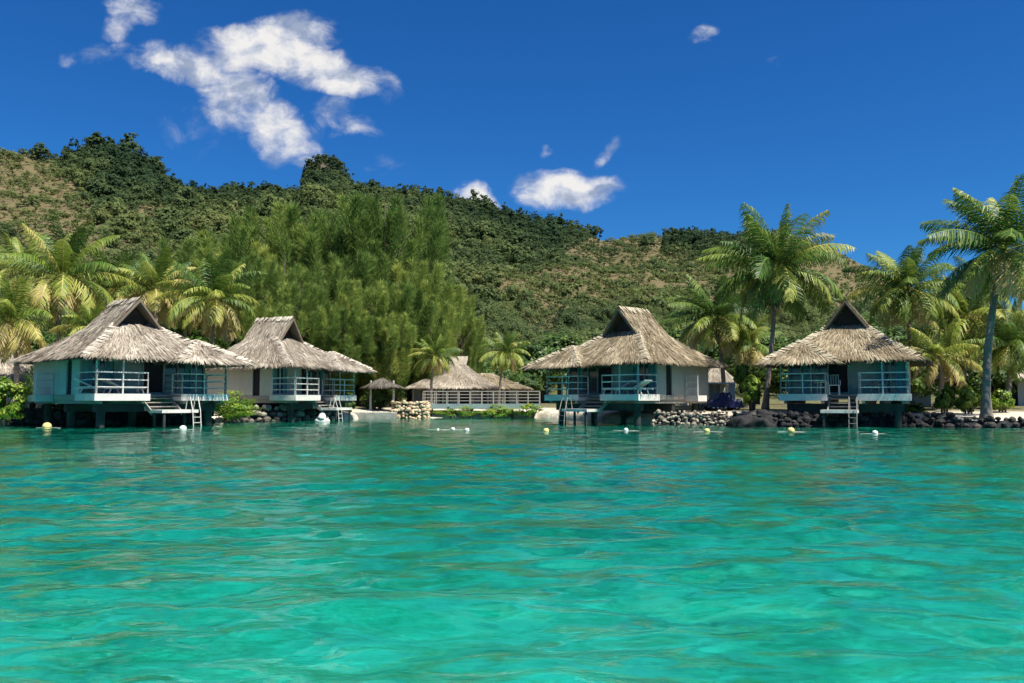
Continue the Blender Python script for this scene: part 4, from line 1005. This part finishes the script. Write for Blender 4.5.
def shrub(px, py_top, py_bot, Y, wpx, label, seed, m='bush_leaf', leaf=.16, name='shrub', cat='shrub', n_cl=40, per=90, group=None, zb=None):
    rng = np.random.default_rng(seed); p = at(px, (py_top+py_bot)/2, Y); s = Y/F_PX
    w = wpx*s/2; top = at(px, py_top, Y).z; bot = at(px, py_bot, Y).z if zb is None else zb; h = (top-bot)/2
    T = thing(name, (p.x, Y, bot), 0, label, cat, group)
    V, Fq, TT = crown_cards(rng, n_cl, per, 1.0, 1.0, leaf/max(w, h)*1.0, low=-.9)
    V = V*np.array([w*.86, w*.72, h*.88]) + np.array([0, 0, h])
    link_mesh('foliage', V, Fq, M[m], T, TT)
    b = MB()
    for i in range(6):
        a = i*1.05; b.tube([(.1*math.cos(a), .1*math.sin(a), -.3), (w*.3*math.cos(a), w*.25*math.sin(a), h*.7), (w*.55*math.cos(a), w*.5*math.sin(a), h*1.3)], [.05, .035, .012], 6)
    b.build('stem', M['bark'], T)
def build_shrubs():
    S = shrub
    S(231, 390, 423, 45.2, 62, 'bright yellow-green bush at the waterline in front of the cream side wall', 301, zb=-.02, n_cl=60)
    S(6, 376, 425, 39.6, 50, 'round green bush overhanging the water at the left edge', 302, zb=-.02, n_cl=50)
    S(34, 362, 412, 43.5, 24, 'slim leafy shrub against the left corner of the far left bungalow', 303, m='leaf')
    S(377, 380, 414, 58.4, 36, 'dark rounded shrub under the grey beach shade', 304, m='leaf', leaf=.2)
    S(349, 392, 416, 54.5, 18, 'dark green shrub beside the white rails of the cream-walled bungalow', 305, m='leaf')
    S(752, 374, 409, 43.6, 22, 'bright green small tree with pale stems left of the thin dark palm trunk', 306, leaf=.2)
    S(742, 364, 388, 47.5, 20, 'yellow-green treetop over the white carport', 307, leaf=.2)
    S(944, 385, 414, 41.5, 22, 'small green bush left of the tallest palm\'s foot', 308)
    S(968, 384, 416, 41.0, 28, 'green bush touching the left side of the tallest palm\'s trunk', 309)
    S(1002, 386, 414, 41.5, 26, 'bright green bush right of the tallest palm\'s trunk', 310)
    S(915, 402, 416, 42.5, 26, 'low straggly plants under the right corner of the furthest right bungalow', 311, leaf=.14, n_cl=20)
    S(458, 404, 419, 57.3, 50, 'low green plants at the waterline under the middle of the footbridge', 312, n_cl=30)
    S(498, 404, 419, 57.3, 46, 'yellow-green plants at the waterline under the right half of the footbridge', 313, n_cl=30)
    S(530, 403, 419, 57.0, 30, 'green plants at the right end of the footbridge', 314, n_cl=24)
    S(872, 342, 402, 54, 60, 'leafy dark thicket tree behind the right roof slope of the furthest right bungalow', 321, m='leaf', leaf=.3, n_cl=60)
    S(697, 386, 408, 48.5, 10, 'narrow creeper shrub beside the sunlit wall of the brown bungalow', 315, m='leaf', n_cl=20)
    S(905, 345, 405, 50, 60, 'dark leafy shrub filling the gap behind the small hut', 316, m='leaf', leaf=.3, n_cl=60)
    S(985, 350, 405, 54, 70, 'dark leafy thicket tree behind the tallest palm\'s trunk', 317, m='leaf', leaf=.3, n_cl=70)
    S(722, 340, 385, 68, 70, 'leafy thicket tree behind the carport and pale huts', 318, m='leaf', leaf=.32, n_cl=70)
    S(790, 350, 402, 56, 70, 'leafy thicket tree behind the left porch of the furthest right bungalow', 319, m='leaf', leaf=.3, n_cl=70)
build_shrubs()

def build_back_trees():
    """broadleaf trees that close the view between the palms and the hill"""
    protos = []
    for i in range(3):
        rng = np.random.default_rng(400+i); T = thing('broadleaf_tree', (0, 0, 0), 0)
        b = MB(); b.tube([(0, 0, -.6), (.1, 0, 1.8), (0, .1, 3.6)], [.25, .2, .1], 9)
        for k in range(7):
            a = k*.9+.3; b.tube([(0, 0, 1.6+.25*k), (1.0*math.cos(a), 1.0*math.sin(a), 2.8+.25*k), (1.9*math.cos(a), 1.9*math.sin(a), 3.6+.28*k)], [.1, .07, .02], 6)
        b.build('trunk', M['bark'], T)
        V, Fq, TT = crown_cards(rng, 90, 90, 2.9, 2.6, .34, low=-.55); V = V + np.array([0, 0, 3.9]); link_mesh('crown', V, Fq, M['leaf'], T, TT); protos.append(T)
    spots = [(20, 330, 66, 'left edge behind the golden palm'), (55, 345, 60, 'below the big golden palm'), (85, 318, 72, 'between the golden palms at left'), (128, 322, 68, 'behind the far left bungalow\'s gable'),
             (165, 322, 64, 'right of the far left bungalow\'s gable'), (196, 338, 60, 'behind the far left bungalow\'s porch roof'), (240, 318, 66, 'between the shaggy palm and the ironwoods'), (0, 352, 58, 'at the left edge, lowest of the row'),
             (465, 350, 92, 'behind the pavilion crest'), (500, 362, 90, 'right of the pavilion crest'), (535, 340, 96, 'left of the brown bungalow above its porch roof'), (560, 335, 98, 'behind the left slope of the brown bungalow'),
             (400, 345, 74, 'above the stone pier'), (525, 372, 76, 'beside the end of the pavilion roof'),
             (685, 330, 82, 'over the right slope of the brown bungalow'), (755, 330, 74, 'behind the tall thin-trunked palm'), (800, 335, 70, 'behind the left roof of the furthest right bungalow'), (850, 318, 84, 'behind the peak of the furthest right bungalow'),
             (880, 330, 66, 'right of the peak of the furthest right bungalow'), (925, 322, 74, 'left of the yellow-green palm'), (950, 338, 64, 'behind the low golden palm'), (1010, 325, 72, 'behind the drooping palm'), (985, 318, 84, 'farthest back at the right'), (1045, 335, 62, 'just inside the right edge')]
    for i, (px, py, Y, w) in enumerate(spots):
        k = i % 3; T = protos[k] if i < 3 else copy_tree(protos[k]); p = at(px, py, Y); z = GZ(p.x, Y); s = max((p.z-z)/6.6, .35)
        T.location = (p.x, Y, z); T.scale = (s*rnd.uniform(1.0, 1.3), s*rnd.uniform(1.0, 1.3), s); T.rotation_euler = (0, 0, rnd.uniform(0, 6.28))
        tag(T, 'leafy green tree ' + w, 'tree', 'broadleaf trees behind the palms')
build_back_trees()

# ---------------------------------------------------------------- hillside woods
def tree_templates(kind, n, rng, fine=False):
    out = []
    for i in range(n):
        if kind == 'round':
            V, Fq, TT = crown_cards(rng, 22 if fine else 14, 44 if fine else 24, 1.0, .85, .12 if fine else .21, aspect=.8, low=-.2)
        elif kind == 'pine':
            V, Fq, TT = crown_cards(rng, 15, 24, .75, 1.3, .20, aspect=.8, low=-.4)
        else:
            V, Fq, TT = crown_cards(rng, 8, 22 if fine else 14, 1.0, .6, .16 if fine else .26, aspect=.8, low=0.0)
        V = V + np.array([0, 0, .75]); out.append((V, TT))
    return out
def kinds_mask(px, py):
    """where darker and paler kinds of tree grow on the mountain"""
    m = 0.0
    for cx, cy, rx, ry, rot, w in [(105, 165, 75, 28, 20, -.30), (160, 195, 40, 22, 20, -.18), (235, 195, 60, 14, 0, -.28), (330, 180, 30, 16, 0, -.28), (470, 215, 110, 26, 18, -.26), (560, 240, 60, 18, 14, -.30),
                                   (700, 246, 50, 14, 0, -.36), (575, 328, 45, 18, 0, -.22), (520, 270, 40, 25, 30, -.10), (490, 330, 60, 25, -20, .20), (640, 300, 80, 25, 0, .12), (60, 250, 80, 20, 0, -.05), (200, 225, 50, 20, 0, .12)]:
        c, s = math.cos(R(rot)), math.sin(R(rot)); u = ((px-cx)*c + (py-cy)*s)/rx; v = (-(px-cx)*s + (py-cy)*c)/ry
        m += w*math.exp(-(u*u+v*v))
    return m
def scatter(name, n, kind, size, rng, label, cat, accept, tone, parts=24):
    far, near = tree_templates(kind, 8, rng), tree_templates(kind, 6, rng, True); Vs, Ts = [], []
    a = rng.uniform(-.78, .78, n*6); px = a*F_PX*math.cos(PITCH) + 512
    yr = np.interp(px, RID[:, 0], RID[:, 1]); tt = rng.random(n*6)**.8*1.03; Y = 100 + (yr-100)*tt
    z, _ = hill_z(a, Y); z = np.maximum(z, .6); X = a*Y; px_, py_ = proj(X, Y, z); bare = bare_mask(px_, py_)
    keep = accept(px_, py_, bare, tt, rng.random(n*6)); idx = np.nonzero(keep)[0][:n]
    for j in idx:
        tpl = near if Y[j] < 210 else far
        V, TT = tpl[rng.integers(len(tpl))]; s = size*rng.lognormal(0, .28)*(.62 + .38*min(1, Y[j]/260)); r = rng.uniform(0, 6.28); c, sn = math.cos(r), math.sin(r)
        W = V*s*np.array([rng.uniform(.85, 1.2), rng.uniform(.85, 1.2), rng.uniform(.85, 1.2)])
        W = np.stack([W[:, 0]*c - W[:, 1]*sn, W[:, 0]*sn + W[:, 1]*c, W[:, 2]], 1) + np.array([X[j], Y[j], z[j] - .15*s])
        sp = float(vnoise(np.array(X[j]/26), np.array(Y[j]/26))) - .5
        Vs.append(W); Ts.append(np.clip(TT*.30 + .20 + tone + rng.normal(0, .085) + sp*.42 + kinds_mask(px_[j], py_[j]), 0, 1))
    V = np.vstack(Vs); o = link_mesh(name, V, np.arange(len(V)).reshape(-1, 4), M['hill_leaf'], None, np.concatenate(Ts))
    tag(o, label, cat, kind='stuff'); return o
def build_hill_woods():
    rng = np.random.default_rng(500)
    scatter('hillside_forest', 6500, 'round', 2.5, rng, 'mixed green forest covering the mountainside behind the village', 'forest',
            lambda px, py, b, t, r: (r > b*1.45) & (t < .99), .18)
    scatter('ridge_forest', 3600, 'pine', 2.3, rng, 'dark forest of upright trees crowding the upper slopes and skyline', 'forest',
            lambda px, py, b, t, r: (t > .62) & (t < 1.0) & (r > b*2.2) & ~((px > 600) & (px < 660)) & ~(px > 820) & ((px < 610) | (py < 262)) | ((t > .80) & (t < 1) & (px > 664) & (px < 770) & (py < 258)), -.04)
    scatter('hillside_scrub', 5000, 'scrub', 1.3, rng, 'low dry scrub dotting the bare brown slopes', 'scrub',
            lambda px, py, b, t, r: (b > .25) & (t < .985) & ((r < .45) | ((px > 130) & (px < 790))), .22)
    # single trees that stand out
    T0 = None
    spots = [(323, 128.5+2, 352, 9.5, 1, 'tree standing above the skyline on the left summit'), (97, 137, 341, 11, 1, 'tallest pointed dark tree on the left summit'), (648, 268, 420, 9, 0, 'lone dark tree on the bare brown saddle'), (672, 240, 490, 9, 0, 'dark tree at the left end of the wood on the right ridge'),
             (596, 232, 462, 9, 0, 'last tree of the wood at the left lip of the bare saddle'), (372, 180, 433, 8, 1, 'dark tree on the skyline right of the summit knob'), (440, 190, 440, 7, 1, 'thin tree on the skyline above the right end of the ironwoods'),
             (40, 140, 338, 8, 0, 'flat-topped tree on the skyline of the left slope'), (155, 160, 350, 9, 0, 'rounded tree where the left summit drops to the ridge'), (200, 186, 410, 8, 0, 'dark tree on the ridge left of the ironwood stand')]
    rg2 = np.random.default_rng(9)
    for px, py, Y, h, kd, lab in spots:
        if px == 323: continue
        V, Fq, TT = crown_cards(rg2, 26, 40, .42*h if not kd else .30*h, .42*h if not kd else .52*h, h*.085, aspect=.8, low=-.3)
        p = at(px, py, Y); a = np.array([p.x/Y]); z = float(np.maximum(hill_z(a, np.array([float(Y)]))[0], .5)[0]); T = thing('hill_tree', (p.x, Y, z), 0, lab, 'tree', 'trees standing out on the hill')
        link_mesh('crown', V + np.array([0, 0, h*.42]), Fq, M['hill_leaf'], T, np.clip(TT*.5, 0, 1)); b = MB(); b.tube([(0, 0, -1), (0, 0, h*.6)], [h*.035, h*.02], 7); b.build('trunk', M['bark'], T)
    # rock knob
    p = at(322, 176, 424); a = np.array([p.x/424.0]); z = float(hill_z(a, np.array([420.0]))[0][0])
    V, Fq, n, m_ = [], [], 30, 16
    for i in range(n):
        for j in range(m_):
            ph = 6.283*i/n; t = j/(m_-1); r = (1-t**3*.75)*(1 + .5*(float(fbm(np.array(5+1.6*math.cos(ph)+t*2), np.array(7+1.6*math.sin(ph)+t), 4))-.5))
            V.append((10.5*r*math.cos(ph), 8*r*math.sin(ph), -8 + 18*t))
    for i in range(n):
        for j in range(m_-1): Fq.append((i*m_+j, ((i+1) % n)*m_+j, ((i+1) % n)*m_+j+1, i*m_+j+1))
    Fq = [list(f) for f in Fq]
    o = link_mesh('rock_outcrop', V, Fq, M['cliff'], None, smooth=False); o.location = (p.x, 424, z-1); tag(o, 'dark bare rock knob on the skyline, half covered in trees', 'rock outcrop')
    rg3 = np.random.default_rng(12); Vs, Ts = [], []
    tp = tree_templates('pine', 5, rg3)
    for k in range(46):
        V0, TT = tp[k % 5]; q = rg3.random(); x = rg3.uniform(-6, 11); y = rg3.uniform(-9, 3); zz = 7*(1-((x-2)/13)**2) - .25*abs(y); s = rg3.uniform(1.6, 2.8)
        Vs.append(V0*s + np.array([p.x + x, 424 + y, z + zz])); Ts.append(np.clip(TT*.6-.02, 0, 1))
    V = np.vstack(Vs); tag(link_mesh('knob_scrub', V, np.arange(len(V)).reshape(-1, 4), M['hill_leaf'], None, np.concatenate(Ts)), 'dark scrub clinging to the rock knob on the skyline', 'scrub', kind='stuff')
build_hill_woods()
